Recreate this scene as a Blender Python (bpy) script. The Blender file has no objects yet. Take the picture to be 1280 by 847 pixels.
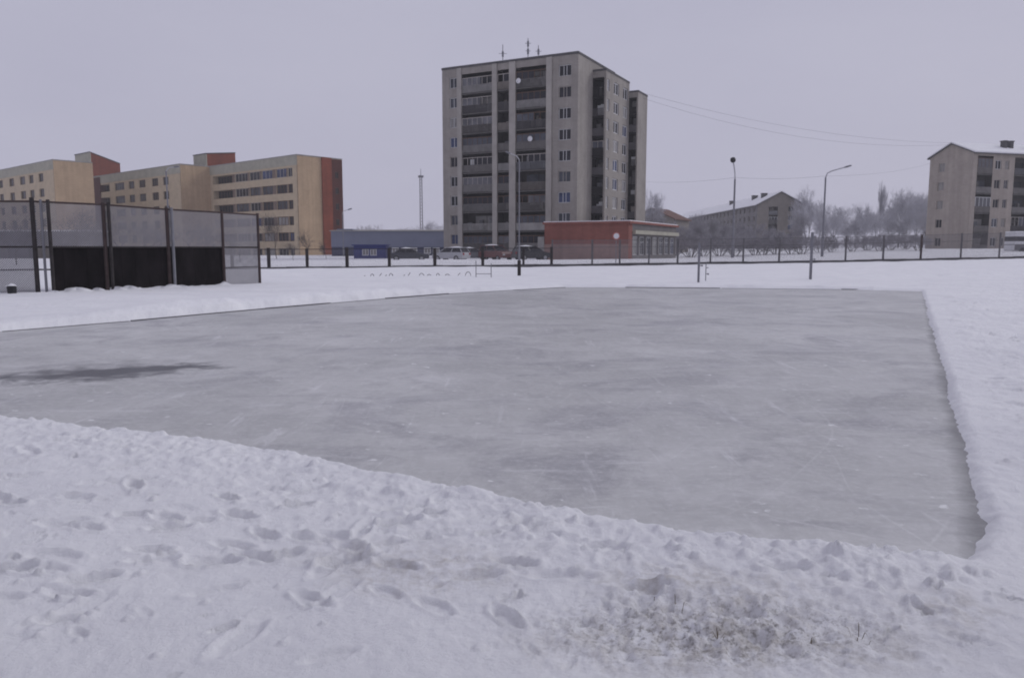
import bpy, math, random
import numpy as np
from mathutils import Vector

random.seed(7)
SC = bpy.context.scene
COL = SC.collection
PI = math.pi

# ------------------------------------------------------------------ camera geometry
F, CX, CY, H = 963.0, 640.0, 423.5, 1.65
PITCH = math.atan(113.0 / F)
CP, SP = math.cos(PITCH), math.sin(PITCH)

def ray(px, py):
    w = (CY - py) / F
    k = (px - CX) / F
    dy = CP + w * SP
    return k / dy, 1.0, (w * CP - SP) / dy

def at(px, py, Y):                       # point on the pixel's ray at distance Y
    d = ray(px, py)
    return Vector((d[0] * Y, Y, H + d[2] * Y))

def gp(px, py, z=0.0):                   # point on a level plane
    d = ray(px, py)
    t = (z - H) / d[2]
    return Vector((d[0] * t, t, z))

def hit(px, py, P, a):                   # along a vertical plane through P with direction a -> (s, z)
    d = ray(px, py)
    # t*(dx,dy) = P + s*a
    det = d[0] * (-a[1]) - d[1] * (-a[0])
    t = (P[0] * (-a[1]) - P[1] * (-a[0])) / det
    s = (d[0] * P[1] - d[1] * P[0]) / det
    return s, H + d[2] * t

# ------------------------------------------------------------------ materials
def mat(name, col, rough=0.85, var=0.12, scale=2.0, bump=0.0, bscale=40.0, metal=0.0, spec=0.3, tint=None, streak=0.0):
    m = bpy.data.materials.new(name)
    m.use_nodes = True
    nt = m.node_tree
    n, l = nt.nodes, nt.links
    b = n['Principled BSDF']
    b.inputs['Roughness'].default_value = rough
    b.inputs['Metallic'].default_value = metal
    b.inputs['Specular IOR Level'].default_value = spec
    tc = n.new('ShaderNodeTexCoord')
    if var > 0:
        mp = n.new('ShaderNodeMapping')
        mp.inputs['Scale'].default_value = (1, 1, 1 if not streak else streak)
        l.new(tc.outputs['Object'], mp.inputs['Vector'])
        nz = n.new('ShaderNodeTexNoise')
        nz.inputs['Scale'].default_value = scale
        nz.inputs['Detail'].default_value = 5
        nz.inputs['Roughness'].default_value = 0.65
        l.new(mp.outputs['Vector'], nz.inputs['Vector'])
        rp = n.new('ShaderNodeValToRGB')
        rp.color_ramp.elements[0].position = 0.3
        rp.color_ramp.elements[1].position = 0.7
        t = tint or col
        rp.color_ramp.elements[0].color = [c * (1 - var) for c in t] + [1]
        rp.color_ramp.elements[1].color = [min(1, c * (1 + var)) for c in col] + [1]
        l.new(nz.outputs['Fac'], rp.inputs['Fac'])
        l.new(rp.outputs['Color'], b.inputs['Base Color'])
    else:
        b.inputs['Base Color'].default_value = list(col) + [1]
    if bump > 0:
        nb = n.new('ShaderNodeTexNoise')
        nb.inputs['Scale'].default_value = bscale
        nb.inputs['Detail'].default_value = 6
        l.new(tc.outputs['Object'], nb.inputs['Vector'])
        bp = n.new('ShaderNodeBump')
        bp.inputs['Strength'].default_value = bump
        bp.inputs['Distance'].default_value = 0.02
        l.new(nb.outputs['Fac'], bp.inputs['Height'])
        l.new(bp.outputs['Normal'], b.inputs['Normal'])
    return m

def brick_mat(name, c1, c2, mortar, bw=0.5, rh=0.15, blotch=0.25):
    """courses of brick laid round the walls: horizontal coordinate = x+y of the object"""
    m = bpy.data.materials.new(name)
    m.use_nodes = True
    n, l = m.node_tree.nodes, m.node_tree.links
    b = n['Principled BSDF']
    b.inputs['Roughness'].default_value = 0.9
    b.inputs['Specular IOR Level'].default_value = 0.2
    tc = n.new('ShaderNodeTexCoord')
    sx = n.new('ShaderNodeSeparateXYZ')
    l.new(tc.outputs['Object'], sx.inputs[0])
    ad = n.new('ShaderNodeMath'); ad.operation = 'ADD'
    l.new(sx.outputs['X'], ad.inputs[0]); l.new(sx.outputs['Y'], ad.inputs[1])
    cb = n.new('ShaderNodeCombineXYZ')
    l.new(ad.outputs[0], cb.inputs['X']); l.new(sx.outputs['Z'], cb.inputs['Y'])
    br = n.new('ShaderNodeTexBrick')
    br.inputs['Color1'].default_value = list(c1) + [1]
    br.inputs['Color2'].default_value = list(c2) + [1]
    br.inputs['Mortar'].default_value = list(mortar) + [1]
    br.inputs['Scale'].default_value = 1.0
    br.inputs['Brick Width'].default_value = bw
    br.inputs['Row Height'].default_value = rh
    br.inputs['Mortar Size'].default_value = 0.012
    l.new(cb.outputs[0], br.inputs['Vector'])
    nz = n.new('ShaderNodeTexNoise')
    nz.inputs['Scale'].default_value = 0.35
    nz.inputs['Detail'].default_value = 7
    nz.inputs['Roughness'].default_value = 0.7
    l.new(tc.outputs['Object'], nz.inputs['Vector'])
    rp = n.new('ShaderNodeMapRange')
    rp.inputs[1].default_value = 0.3; rp.inputs[2].default_value = 0.7
    rp.inputs[3].default_value = 1 - blotch; rp.inputs[4].default_value = 1 + blotch * 0.6
    l.new(nz.outputs['Fac'], rp.inputs[0])
    ms = n.new('ShaderNodeMapping'); ms.inputs['Scale'].default_value = (1.1, 1.1, .05)
    l.new(tc.outputs['Object'], ms.inputs[0])
    ns = n.new('ShaderNodeTexNoise'); ns.inputs['Scale'].default_value = 1.0; ns.inputs['Detail'].default_value = 5; ns.inputs['Roughness'].default_value = .7
    l.new(ms.outputs[0], ns.inputs['Vector'])
    rs = n.new('ShaderNodeMapRange'); rs.inputs[1].default_value = .35; rs.inputs[2].default_value = .62; rs.inputs[3].default_value = .88; rs.inputs[4].default_value = 1.05
    l.new(ns.outputs['Fac'], rs.inputs[0])
    mm = n.new('ShaderNodeMath'); mm.operation = 'MULTIPLY'; l.new(rp.outputs[0], mm.inputs[0]); l.new(rs.outputs[0], mm.inputs[1])
    mx = n.new('ShaderNodeVectorMath'); mx.operation = 'SCALE'
    l.new(br.outputs['Color'], mx.inputs[0]); l.new(mm.outputs[0], mx.inputs['Scale'])
    l.new(mx.outputs[0], b.inputs['Base Color'])
    return m

def glass_mat(name, col, rough=0.12, var=0.5):
    m = mat(name, col, rough=rough, var=var, scale=0.45, spec=0.16)
    return m

M = {}
M['tower_wall'] = brick_mat('tower_wall', (.30, .275, .25), (.325, .298, .27), (.265, .248, .23), 0.5, 0.17, 0.2)
M['tower_pillar'] = mat('tower_pillar', (.35, .328, .30), var=.15, scale=.6)
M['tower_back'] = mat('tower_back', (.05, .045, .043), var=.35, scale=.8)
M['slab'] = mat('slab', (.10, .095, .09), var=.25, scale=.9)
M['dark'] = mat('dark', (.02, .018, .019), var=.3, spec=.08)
M['parapets'] = [mat('parapet_%d' % i, c, var=.25, scale=1.2) for i, c in enumerate(
    [(.15, .143, .138), (.12, .112, .107), (.185, .178, .172), (.14, .142, .15), (.14, .125, .11), (.085, .08, .083), (.36, .25, .13)])]
M['frame_white'] = mat('frame_white', (.62, .62, .62), rough=.5, var=.05)
M['frame_old'] = mat('frame_old', (.38, .35, .32), rough=.7, var=.15)
M['frame_brown'] = mat('frame_brown', (.12, .07, .045), rough=.7, var=.15)
M['glass_dark'] = glass_mat('glass_dark', (.022, .022, .028))
M['glass_mid'] = glass_mat('glass_mid', (.07, .075, .09))
M['glass_balcony'] = glass_mat('glass_balcony', (.12, .12, .13), rough=.25)
M['glass_blue'] = glass_mat('glass_blue', (.05, .065, .13))
M['curtain'] = glass_mat('curtain', (.26, .25, .24), rough=.3, var=.25)
M['concrete'] = mat('concrete', (.29, .28, .265), var=.2, scale=.7)
M['concrete_dark'] = mat('concrete_dark', (.085, .082, .085), var=.3, scale=1.2)
M['snow_cap'] = mat('snow_cap', (.80, .80, .81), rough=.9, var=.04, scale=1.5, bump=.3, bscale=6)
M['cream'] = brick_mat('cream_brick', (.44, .318, .20), (.475, .345, .22), (.38, .285, .20), .5, .17, .14)
M['cream_band'] = mat('cream_band', (.475, .385, .265), var=.12, scale=.8)
M['pier'] = mat('pier_brown', (.17, .125, .10), var=.25, scale=.5)
M['grey_band'] = mat('grey_band', (.36, .345, .28), var=.15, scale=.6)
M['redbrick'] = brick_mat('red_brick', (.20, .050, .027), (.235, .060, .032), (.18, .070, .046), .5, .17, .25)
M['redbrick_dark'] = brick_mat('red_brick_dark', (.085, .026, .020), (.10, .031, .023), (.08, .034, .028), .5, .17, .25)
M['shop_red'] = brick_mat('shop_red', (.235, .088, .070), (.265, .10, .08), (.215, .12, .10), .5, .15, .18)
M['shop_pink'] = brick_mat('shop_pink', (.30, .20, .175), (.33, .22, .19), (.28, .21, .19), .5, .15, .2)
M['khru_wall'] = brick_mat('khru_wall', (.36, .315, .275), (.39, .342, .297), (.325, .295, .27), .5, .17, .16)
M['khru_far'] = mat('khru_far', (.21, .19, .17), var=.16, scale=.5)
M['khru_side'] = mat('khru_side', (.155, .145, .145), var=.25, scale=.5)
M['ware'] = mat('warehouse_sheet', (.185, .20, .265), var=.08, scale=.4, rough=.6)
M['ware_dark'] = mat('warehouse_base', (.06, .065, .115), var=.15)
M['blue'] = mat('blue_paint', (.035, .045, .17), var=.15, rough=.5)
M['post'] = mat('post_dark', (.045, .040, .040), var=.3, scale=4, rough=.85, spec=.12)
M['post_pale'] = mat('post_weathered', (.12, .115, .12), var=.3, scale=4, rough=.85)
M['post_red'] = mat('post_rust', (.06, .042, .040), var=.3, scale=4, rough=.85)
M['steel'] = mat('steel_grey', (.20, .20, .22), var=.15, scale=3, rough=.55, metal=.2)
M['steel_light'] = mat('steel_light', (.42, .42, .44), var=.15, scale=3, rough=.5)
M['wire'] = mat('frosted_wire', (.29, .28, .30), var=.1, rough=.6)
M['wire_far'] = mat('wire_far', (.20, .19, .20), var=.1, rough=.6)
M['board'] = mat('dark_board', (.011, .009, .010), var=.6, scale=1.6, rough=.9, streak=.5, spec=.08)
M['lamp_dark'] = mat('lamp_dark', (.02, .02, .022), var=.1, rough=.5)
M['bark'] = mat('bark', (.075, .066, .062), var=.3, scale=3)
M['twig'] = mat('frosted_twig', (.29, .28, .30), var=.25, scale=.7)
M['twig_far'] = mat('twig_hoar', (.43, .425, .455), var=.2, scale=.3)
M['twig_dark'] = mat('twig_dark', (.095, .085, .085), var=.3, scale=.7)
M['tyre'] = mat('tyre', (.018, .018, .019), var=.1)
M['rim'] = mat('rim', (.35, .35, .36), var=.1, rough=.4, metal=.6)
M['grass'] = mat('dry_grass', (.15, .12, .08), var=.4, scale=20)
M['brown_roof'] = mat('brown_roof', (.14, .075, .06), var=.25, scale=.6)
M['edge_shade'] = mat('painted_edge_shade', (.075, .072, .078), var=.35, scale=2.0, rough=.6)  # dark colour of the strips that stand for shade at the snow bank's foot
M['white_paint'] = mat('white_paint', (.72, .72, .73), var=.06, scale=1, rough=.45)
M['sign_red'] = mat('sign_red', (.42, .14, .12), var=.05, rough=.5)
M['cable'] = mat('cable', (.10, .10, .11), var=.05)
M['lens'] = mat('lamp_lens', (.5, .5, .5), var=.05, rough=.2)
M['tail'] = mat('tail_lamp', (.25, .02, .02), var=.05, rough=.3)
CARP = {k: mat('car_' + k, c, var=.05, rough=.35, spec=.5) for k, c in dict(
    slate=(.03, .033, .045), silver=(.42, .42, .44), black=(.012, .012, .014), maroon=(.14, .045, .04), grey=(.12, .12, .13)).items()}

# ------------------------------------------------------------------ mesh builder
class MB:
    def __init__(s):
        s.v = []; s.f = []
    def add(s, vs, fs):
        o = len(s.v)
        s.v += [tuple(v) for v in vs]
        s.f += [tuple(i + o for i in f) for f in fs]
        return s
    def box(s, x0, x1, y0, y1, z0, z1):
        return s.add([(x0, y0, z0), (x1, y0, z0), (x1, y1, z0), (x0, y1, z0), (x0, y0, z1), (x1, y0, z1), (x1, y1, z1), (x0, y1, z1)],
                     [(3, 2, 1, 0), (4, 5, 6, 7), (0, 1, 5, 4), (1, 2, 6, 5), (2, 3, 7, 6), (3, 0, 4, 7)])
    def prism(s, poly, ext):              # poly: list of 3D points, ext: vector
        n = len(poly)
        e = Vector(ext)
        vs = [Vector(p) for p in poly] + [Vector(p) + e for p in poly]
        fs = [tuple(range(n - 1, -1, -1)), tuple(range(n, 2 * n))]
        fs += [(i, (i + 1) % n, n + (i + 1) % n, n + i) for i in range(n)]
        return s.add(vs, fs)
    def rod(s, a, b, r0, r1=None, n=6, cap=True):
        a, b = Vector(a), Vector(b)
        r1 = r0 if r1 is None else r1
        d = b - a
        if d.length < 1e-6:
            return s
        d.normalize()
        u = d.orthogonal().normalized()
        w = d.cross(u)
        vs = []
        for p, r in ((a, r0), (b, r1)):
            for i in range(n):
                t = 2 * PI * i / n
                vs.append(p + u * (r * math.cos(t)) + w * (r * math.sin(t)))
        fs = [(i, (i + 1) % n, n + (i + 1) % n, n + i) for i in range(n)]
        if cap:
            fs += [tuple(range(n - 1, -1, -1)), tuple(range(n, 2 * n))]
        return s.add(vs, fs)
    def path(s, pts, r, n=6):
        for a, b in zip(pts, pts[1:]):
            s.rod(a, b, r, r, n)
        return s
    def quad(s, a, b, c, d):
        return s.add([a, b, c, d], [(0, 1, 2, 3)])
    def build(s, name, m, parent=None, loc=None, rotz=0.0, smooth=False):
        me = bpy.data.meshes.new(name)
        me.from_pydata(s.v, [], s.f)
        me.materials.append(m)
        if smooth:
            me.polygons.foreach_set('use_smooth', [True] * len(me.polygons))
        me.update()
        o = bpy.data.objects.new(name, me)
        COL.objects.link(o)
        if parent:
            o.parent = parent
        if loc is not None:
            o.location = loc
        o.rotation_euler.z = rotz
        return o

def tag(o, label, cat, group=None):
    o['label'] = label; o['category'] = cat
    if group: o['group'] = group
    return o

def thing(name, label, cat, loc=(0, 0, 0), rotz=0.0, group=None):
    o = bpy.data.objects.new(name, None)
    o.empty_display_size = .3
    COL.objects.link(o)
    o.location = loc; o.rotation_euler.z = rotz
    return tag(o, label, cat, group)

def struct(o, kind='structure'):
    o['kind'] = kind
    return o

def kids(o):
    return [c for c in COL.objects if c.parent == o]

def copy_tree(o, parent=None):
    c = o.copy(); COL.objects.link(c)
    if parent: c.parent = parent
    for ch in kids(o):
        copy_tree(ch, c)
    return c

# ------------------------------------------------------------------ noise
_rng = np.random.RandomState(11)
_perm = np.tile(_rng.permutation(256), 3)
_ga = _rng.rand(256) * 2 * np.pi
_gx, _gy = np.cos(_ga), np.sin(_ga)

def perlin(x, y):
    xi = np.floor(x).astype(np.int64); yi = np.floor(y).astype(np.int64)
    xf, yf = x - xi, y - yi
    xi &= 255; yi &= 255
    u = xf * xf * xf * (xf * (xf * 6 - 15) + 10); v = yf * yf * yf * (yf * (yf * 6 - 15) + 10)
    def g(ix, iy, dx, dy):
        h = _perm[_perm[ix & 255] + (iy & 255)]
        return _gx[h] * dx + _gy[h] * dy
    a = g(xi, yi, xf, yf); b = g(xi + 1, yi, xf - 1, yf)
    c = g(xi, yi + 1, xf, yf - 1); d = g(xi + 1, yi + 1, xf - 1, yf - 1)
    return (a + (b - a) * u) * (1 - v) + (c + (d - c) * u) * v

def fbm(x, y, sc, octs=4, gain=.5):
    r = np.zeros_like(x); a = 1.0; f = 1.0 / sc
    for i in range(octs):
        r += a * perlin(x * f + 17.3 * i, y * f - 9.1 * i)
        a *= gain; f *= 2.03
    return r

def sstep(a, b, x):
    t = np.clip((x - a) / (b - a), 0, 1)
    return t * t * (3 - 2 * t)

# ------------------------------------------------------------------ terrain
FA = at(322, 337, 57.0); FB = at(1500, 315, 88.0)     # the two ends of the fence line (plan)
_fd = Vector((FB.x - FA.x, FB.y - FA.y)); FLEN = _fd.length; _fd.normalize()
FN = Vector((-_fd.y, _fd.x))                            # away from the camera

def terrain(X, Y):
    """broad shape of the ground (numpy arrays or floats)"""
    X = np.asarray(X, float); Y = np.asarray(Y, float)
    behind = (X - FA.x) * FN.x + (Y - FA.y) * FN.y
    z = np.interp(X, [-20, 5, 30, 56, 95], [0, .10, .28, .62, .8]) * sstep(-24, -1, behind)
    ridge = np.interp(X, [-60, -25, 0, 20], [.05, .24, .26, .2])
    z = z + sstep(.1, 1.0, behind) * .17 + ridge * sstep(.5, 5, behind) * (1 - .75 * sstep(9, 22, behind) * (X < 30))
    z = z + .5 * sstep(4, 30, behind) * sstep(25, 60, X)
    z = z * np.where(X < -20, np.clip((X + 60) / 40, 0, 1), 1)
    return z

def gz(x, y):
    return float(terrain(x, y))

# rink outline: corners read on the ice, edges ragged
rink_px_near = [(0, 523), (170, 541), (330, 568), (480, 592), (640, 622), (760, 648), (880, 668), (960, 684), (1040, 690), (1120, 697), (1236, 707)]
rink_px_right = [(1222, 650), (1205, 580), (1187, 500), (1170, 437), (1158, 392), (1152, 364)]
rink_px_far = [(1050, 361.5), (900, 360), (780, 359), (706, 359)]
rink_px_left = [(640, 362.5), (560, 367), (480, 373), (330, 385.5), (160, 401), (0, 414)]
CREST = .085
poly = []
for p in rink_px_near:
    g = gp(p[0], p[1], CREST); poly.append((g.x, g.y + .22))
for p in rink_px_right + rink_px_far + rink_px_left:
    g = gp(p[0], p[1], 0.0); poly.append((g.x, g.y))
pl = gp(0, 414, 0); pn = poly[0]
poly.append((pl.x - 7.5, pl.y - 2.6)); poly.append((pn[0] - 12, pn[1] + 4.0))
RINK = np.array(poly)

def rink_sd(X, Y):
    """signed distance to the rink outline, positive outside"""
    d = np.full(X.shape, 1e9); inside = np.zeros(X.shape, bool)
    n = len(RINK)
    for i in range(n):
        ax, ay = RINK[i]; bx, by = RINK[(i + 1) % n]
        ex, ey = bx - ax, by - ay
        t = np.clip(((X - ax) * ex + (Y - ay) * ey) / (ex * ex + ey * ey), 0, 1)
        d = np.minimum(d, np.hypot(X - ax - t * ex, Y - ay - t * ey))
        c = ((ay > Y) != (by > Y))
        if by != ay:
            inside ^= c & (X < ax + (Y - ay) / (by - ay) * ex)
    return np.where(inside, -d, d)

# footprints: trails of boots plus scattered scuffs
prints = []
pr = random.Random(5)
def trail(x, y, ang, n, wob=.16, step=.62):
    side = 1
    for i in range(n):
        ang += pr.gauss(0, wob)
        x += math.cos(ang) * step * pr.uniform(.8, 1.15); y += math.sin(ang) * step * pr.uniform(.8, 1.15)
        side = -side
        prints.append((x - math.sin(ang) * .11 * side, y + math.cos(ang) * .11 * side, ang + pr.gauss(0, .12), pr.uniform(.03, .075), pr.uniform(.8, 1.1)))
for t in [(-5.2, 3.6, .15, 12), (-4.5, 4.6, -.05, 12), (-3.2, 3.1, .6, 9), (-4.8, 5.6, -.12, 13), (1.9, 3.5, 2.9, 10), (-2.8, 5.6, -.9, 6), (-1.2, 3.0, 1.3, 5),
          (-5.5, 6.3, -.2, 9), (.2, 3.0, .9, 5), (-3.8, 4.0, .35, 9), (3.8, 4.2, 2.7, 6), (-4.0, 3.3, .1, 9), (-6.0, 5.0, -.05, 10),
          (5.2, 7, 1.25, 14), (6.4, 8.5, 1.2, 16), (5.8, 13, 1.0, 14), (8.4, 11, 1.5, 14), (10, 17, 1.2, 16), (7.2, 9.5, .6, 12), (12.0, 20, 2.6, 10),
          (11, 26, 1.9, 12), (13, 30, .4, 12)]:
    trail(*t)
for i in range(420):
    x = pr.uniform(-4.8, 4.2); y = pr.uniform(2.7, 7.5)
    prints.append((x, y, pr.gauss(.1, .5), pr.uniform(.01, .045), pr.choice((.25, .35, .5, .8, 1.2))))
for i in range(260):
    y = pr.uniform(5.5, 34); x = y * pr.uniform(.56, .80)
    prints.append((x, y, pr.uniform(0, PI), pr.uniform(.02, .05), pr.uniform(.6, 1.3)))
patch = gp(905, 790, .05)               # trampled, scraped patch with grass showing
for i in range(60):
    prints.append((patch.x + pr.gauss(0, .42), patch.y + pr.gauss(0, .22), pr.uniform(0, PI), pr.uniform(.008, .02), pr.uniform(.25, .5)))

clods = []
for i in range(240):                                        # crumbs thrown up along the near bank
    k = pr.random() * (len(rink_px_near) - 1); j = int(k); f = k - j
    a = gp(*rink_px_near[j], CREST); b = gp(*rink_px_near[j + 1], CREST)
    x = a.x + (b.x - a.x) * f; y = a.y + (b.y - a.y) * f - abs(pr.gauss(0, .45)) + .1
    r = pr.choice((.016, .02, .025, .03, .04)); clods.append((x, y, r, r * pr.uniform(.3, .65)))
for i in range(260):
    y = pr.uniform(2.8, 9); x = y * pr.uniform(-.75, .75)
    r = pr.choice((.012, .018, .022, .03)); clods.append((x, y, r, r * pr.uniform(.4, .9)))

def snow_height(X, Y):
    sd = rink_sd(X, Y)
    rag = (.12 * fbm(X, Y, 1.3, 5, .6) + .035 * perlin(X / .13, Y / .13) * (1 - sstep(9, 15, Y))) * (1 - .5 * sstep(-.3, .5, X - .47 * Y - .35))
    near = (Y < 16) & (X < 5.3)
    rightside = sstep(-.3, .5, X - .47 * Y - .35)
    sdr = sd + rag + .10
    z = terrain(X, Y).astype(float)
    # rolling snow
    fade = 1 / (1 + Y / 60)
    z = z + .045 * fbm(X, Y, 3.2, 3) * np.clip(fade * 1.6, 0, 1) + .012 * fbm(X, Y, .75, 5, .6) * fade + .006 * fbm(X, Y, .12, 3, .6) * (Y < 30)
    # bank along the rink
    leftbank = sstep(2, -6, X) * sstep(14, 20, Y)
    farbank = sstep(33, 38, Y)
    amp = CREST - .03 * rightside + .22 * leftbank + .05 * farbank
    wide = .24 + .55 * leftbank
    bank = amp * (.45 * sstep(-.02, .2, sdr) + .55 * sstep(0, 1, sdr / wide)) * (1 - .55 * sstep(.5, 2.6, sd))
    lumps = (np.clip(fbm(X, Y, .30, 3, .6) + .05, 0, 1) * .045 * (1 - sstep(10, 17, Y)) + np.clip(fbm(X, Y, 1.3, 3, .55) + .1, 0, 1) * .07 * sstep(9, 16, Y) + np.clip(fbm(X, Y, .09, 3, .6), 0, 1) * .022 * (1 - sstep(7, 12, Y))) * (1 - .55 * rightside) * sstep(.0, .2, sdr) * (1 - sstep(.5, 1.6, sd))
    z = z + bank + lumps
    # crumbly right-hand field
    rough = sstep(.5, 1.4, X - .47 * Y - .35) * (1 - sstep(60, 90, Y))
    z = z + rough * (.03 * fbm(X, Y, .28, 3, .6) + .03 * np.clip(fbm(X, Y, .6, 3, .6), 0, 1)) * sstep(.1, .7, sd)
    # scraped patch in the foreground
    pd = np.exp(-(((X - patch.x) / .8) ** 2 + ((Y - patch.y) / .36) ** 2))
    z = z - .03 * pd + pd * (.035 * fbm(X, Y, .10, 4, .65))
    # ridge ploughed beyond the rink on the right
    a, b = gp(1010, 350, 0), gp(1330, 342.5, 0)
    e = np.array([b.x - a.x, b.y - a.y]); L = np.hypot(*e); e /= L
    u = (X - a.x) * e[0] + (Y - a.y) * e[1]; w = -(X - a.x) * e[1] + (Y - a.y) * e[0]
    z = z + .20 * np.exp(-(w / .5) ** 2) * sstep(-4, 6, u)
    # ploughed windrow below the cage
    # prints
    for (px, py, ang, dep, s) in prints:
        r = .32 * s
        m = (np.abs(X - px) < r) & (np.abs(Y - py) < r)
        if not m.any():
            continue
        dx, dy = X[m] - px, Y[m] - py
        c, sn = math.cos(ang), math.sin(ang)
        a_ = (dx * c + dy * sn) / (.135 * s); b_ = (-dx * sn + dy * c) / (.05 * s)
        q = np.sqrt(a_ ** 2 + b_ ** 2)
        z[m] += sstep(.25, .55, sd[m]) * np.where(sd[m] > .15, -.48 * dep * (1 - sstep(.72, 1.05, q)) + dep * .22 * np.exp(-((q - 1.25) / .18) ** 2) * (1 + 1.2 * perlin(X[m] / .05, Y[m] / .05)), 0)
    for (px, py, r, h) in clods:
        m = (np.abs(X - px) < r) & (np.abs(Y - py) < r)
        if m.any():
            q = np.hypot(X[m] - px, Y[m] - py) / r
            z[m] += np.where(sd[m] > .12, h * np.sqrt(np.clip(1 - q * q, 0, 1)) * (1 + .5 * perlin(X[m] / .02, Y[m] / .02)), 0)
    # below the ice inside the rink
    z = np.where(sdr < .24, np.minimum(z, -0.06 + sstep(-.04, .24, sdr) * (z + .06)), z)
    z = np.where(sdr < -.04, -.06, z)
    return z

def make_ground():
    ys = [-60, -30, -12, -4, 0.0, 1.0, 1.6]
    y = 2.0
    while y < 12: ys.append(y); y *= 1.0042
    while y < 60: ys.append(y); y *= 1.0078
    while y < 120: ys.append(y); y *= 1.014
    while y < 3000: ys.append(y); y *= 1.07
    ts = list(np.linspace(-.92, .92, 900))
    ext = [1.0, 1.15, 1.4, 1.9, 2.8, 5, 9]
    ts = [-e for e in reversed(ext)] + ts + ext
    ys = np.array(ys); ts = np.array(ts)
    X = (np.maximum(ys, 0)[:, None] + 1.6) * ts[None, :]
    Y = np.repeat(ys[:, None], len(ts), 1)
    Z = snow_height(X, Y)
    nr, nc = X.shape
    me = bpy.data.meshes.new('snow_ground')
    nv = nr * nc
    me.vertices.add(nv)
    co = np.stack([X, Y, Z], -1).reshape(-1).astype(np.float32)
    me.vertices.foreach_set('co', co)
    idx = np.arange(nv).reshape(nr, nc)
    q = np.stack([idx[:-1, :-1], idx[:-1, 1:], idx[1:, 1:], idx[1:, :-1]], -1).reshape(-1, 4)
    nf = len(q)
    me.loops.add(nf * 4); me.polygons.add(nf)
    me.loops.foreach_set('vertex_index', q.reshape(-1).astype(np.int32))
    me.polygons.foreach_set('loop_start', (np.arange(nf) * 4).astype(np.int32))
    me.polygons.foreach_set('loop_total', np.full(nf, 4, np.int32))
    me.polygons.foreach_set('use_smooth', np.ones(nf, bool))
    me.update(calc_edges=True)
    me.materials.append(snow_material())
    o = bpy.data.objects.new('snow_ground', me)
    COL.objects.link(o)
    return struct(o)

def snow_material():
    m = bpy.data.materials.new('snow'); m.use_nodes = True
    n, l = m.node_tree.nodes, m.node_tree.links
    b = n['Principled BSDF']
    b.inputs['Roughness'].default_value = .85
    b.inputs['Specular IOR Level'].default_value = .15
    tc = n.new('ShaderNodeTexCoord')
    def noise(sc, det=5, rough=.6):
        z = n.new('ShaderNodeTexNoise'); z.inputs['Scale'].default_value = sc; z.inputs['Detail'].default_value = det; z.inputs['Roughness'].default_value = rough
        l.new(tc.outputs['Object'], z.inputs['Vector']); return z
    def mr(src, a, b_, c=0., d=1.):
        r = n.new('ShaderNodeMapRange'); r.inputs[1].default_value = a; r.inputs[2].default_value = b_; r.inputs[3].default_value = c; r.inputs[4].default_value = d
        l.new(src, r.inputs[0]); return r.outputs[0]
    def blob(cx, cy, rx, ry):
        mp = n.new('ShaderNodeMapping'); mp.vector_type = 'POINT'
        mp.inputs['Location'].default_value = (-cx / rx, -cy / ry, 0); mp.inputs['Scale'].default_value = (1 / rx, 1 / ry, 0)
        l.new(tc.outputs['Object'], mp.inputs[0])
        ln = n.new('ShaderNodeVectorMath'); ln.operation = 'LENGTH'; l.new(mp.outputs[0], ln.inputs[0])
        return mr(ln.outputs['Value'], .25, 1.0, 1., 0.)
    def math_(op, a, b_):
        x = n.new('ShaderNodeMath'); x.operation = op
        for i, s in enumerate((a, b_)):
            if isinstance(s, (int, float)): x.inputs[i].default_value = s
            else: l.new(s, x.inputs[i])
        return x.outputs[0]
    def mix(fac, c1, c2):
        x = n.new('ShaderNodeMix'); x.data_type = 'RGBA'
        l.new(fac, x.inputs[0])
        for i, s in ((6, c1), (7, c2)):
            if isinstance(s, tuple): x.inputs[i].default_value = s + (1,)
            else: l.new(s, x.inputs[i])
        return x.outputs[2]
    base = mix(mr(noise(.6, 6).outputs[0], .35, .65), (.80, .80, .815), (.865, .865, .87))
    # dirty, trodden patches: yellowish grey
    spots = None
    for (px, py, rx, ry, k) in [(530, 710, .62, .42, .55), (840, 728, .55, .30, .6), (945, 745, .5, .25, .55), (1190, 770, .35, .3, .5), (900, 800, 1.0, .42, .75), (1075, 822, .5, .2, .5), (440, 690, .5, .3, .3)]:
        g = gp(px, py, .06)
        s = math_('MULTIPLY', blob(g.x, g.y, rx, ry), k)
        spots = s if spots is None else math_('MAXIMUM', spots, s)
    dn = mr(noise(9, 6, .7).outputs[0], .42, .66)
    c = mix(math_('MULTIPLY', spots, dn), base, (.40, .365, .315))
    # specks of soil in the scraped patch
    g = gp(900, 795, .04)
    sp = math_('MULTIPLY', blob(g.x, g.y, .95, .42), mr(noise(38, 5, .75).outputs[0], .50, .62))
    c = mix(math_('MULTIPLY', sp, .75), c, (.20, .18, .155))
    # faint grey slush streaks over the field
    c = mix(math_('MULTIPLY', mr(noise(1.7, 7, .7).outputs[0], .56, .75), .30), c, (.52, .51, .52))
    l.new(c, b.inputs['Base Color'])
    bp = n.new('ShaderNodeBump'); bp.inputs['Strength'].default_value = .75; bp.inputs['Distance'].default_value = .02
    hsum = math_('ADD', noise(34, 10, .78).outputs[0], math_('MULTIPLY', noise(5, 5, .6).outputs[0], 1.6))
    l.new(hsum, bp.inputs['Height']); l.new(bp.outputs[0], b.inputs['Normal'])
    return m

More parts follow.
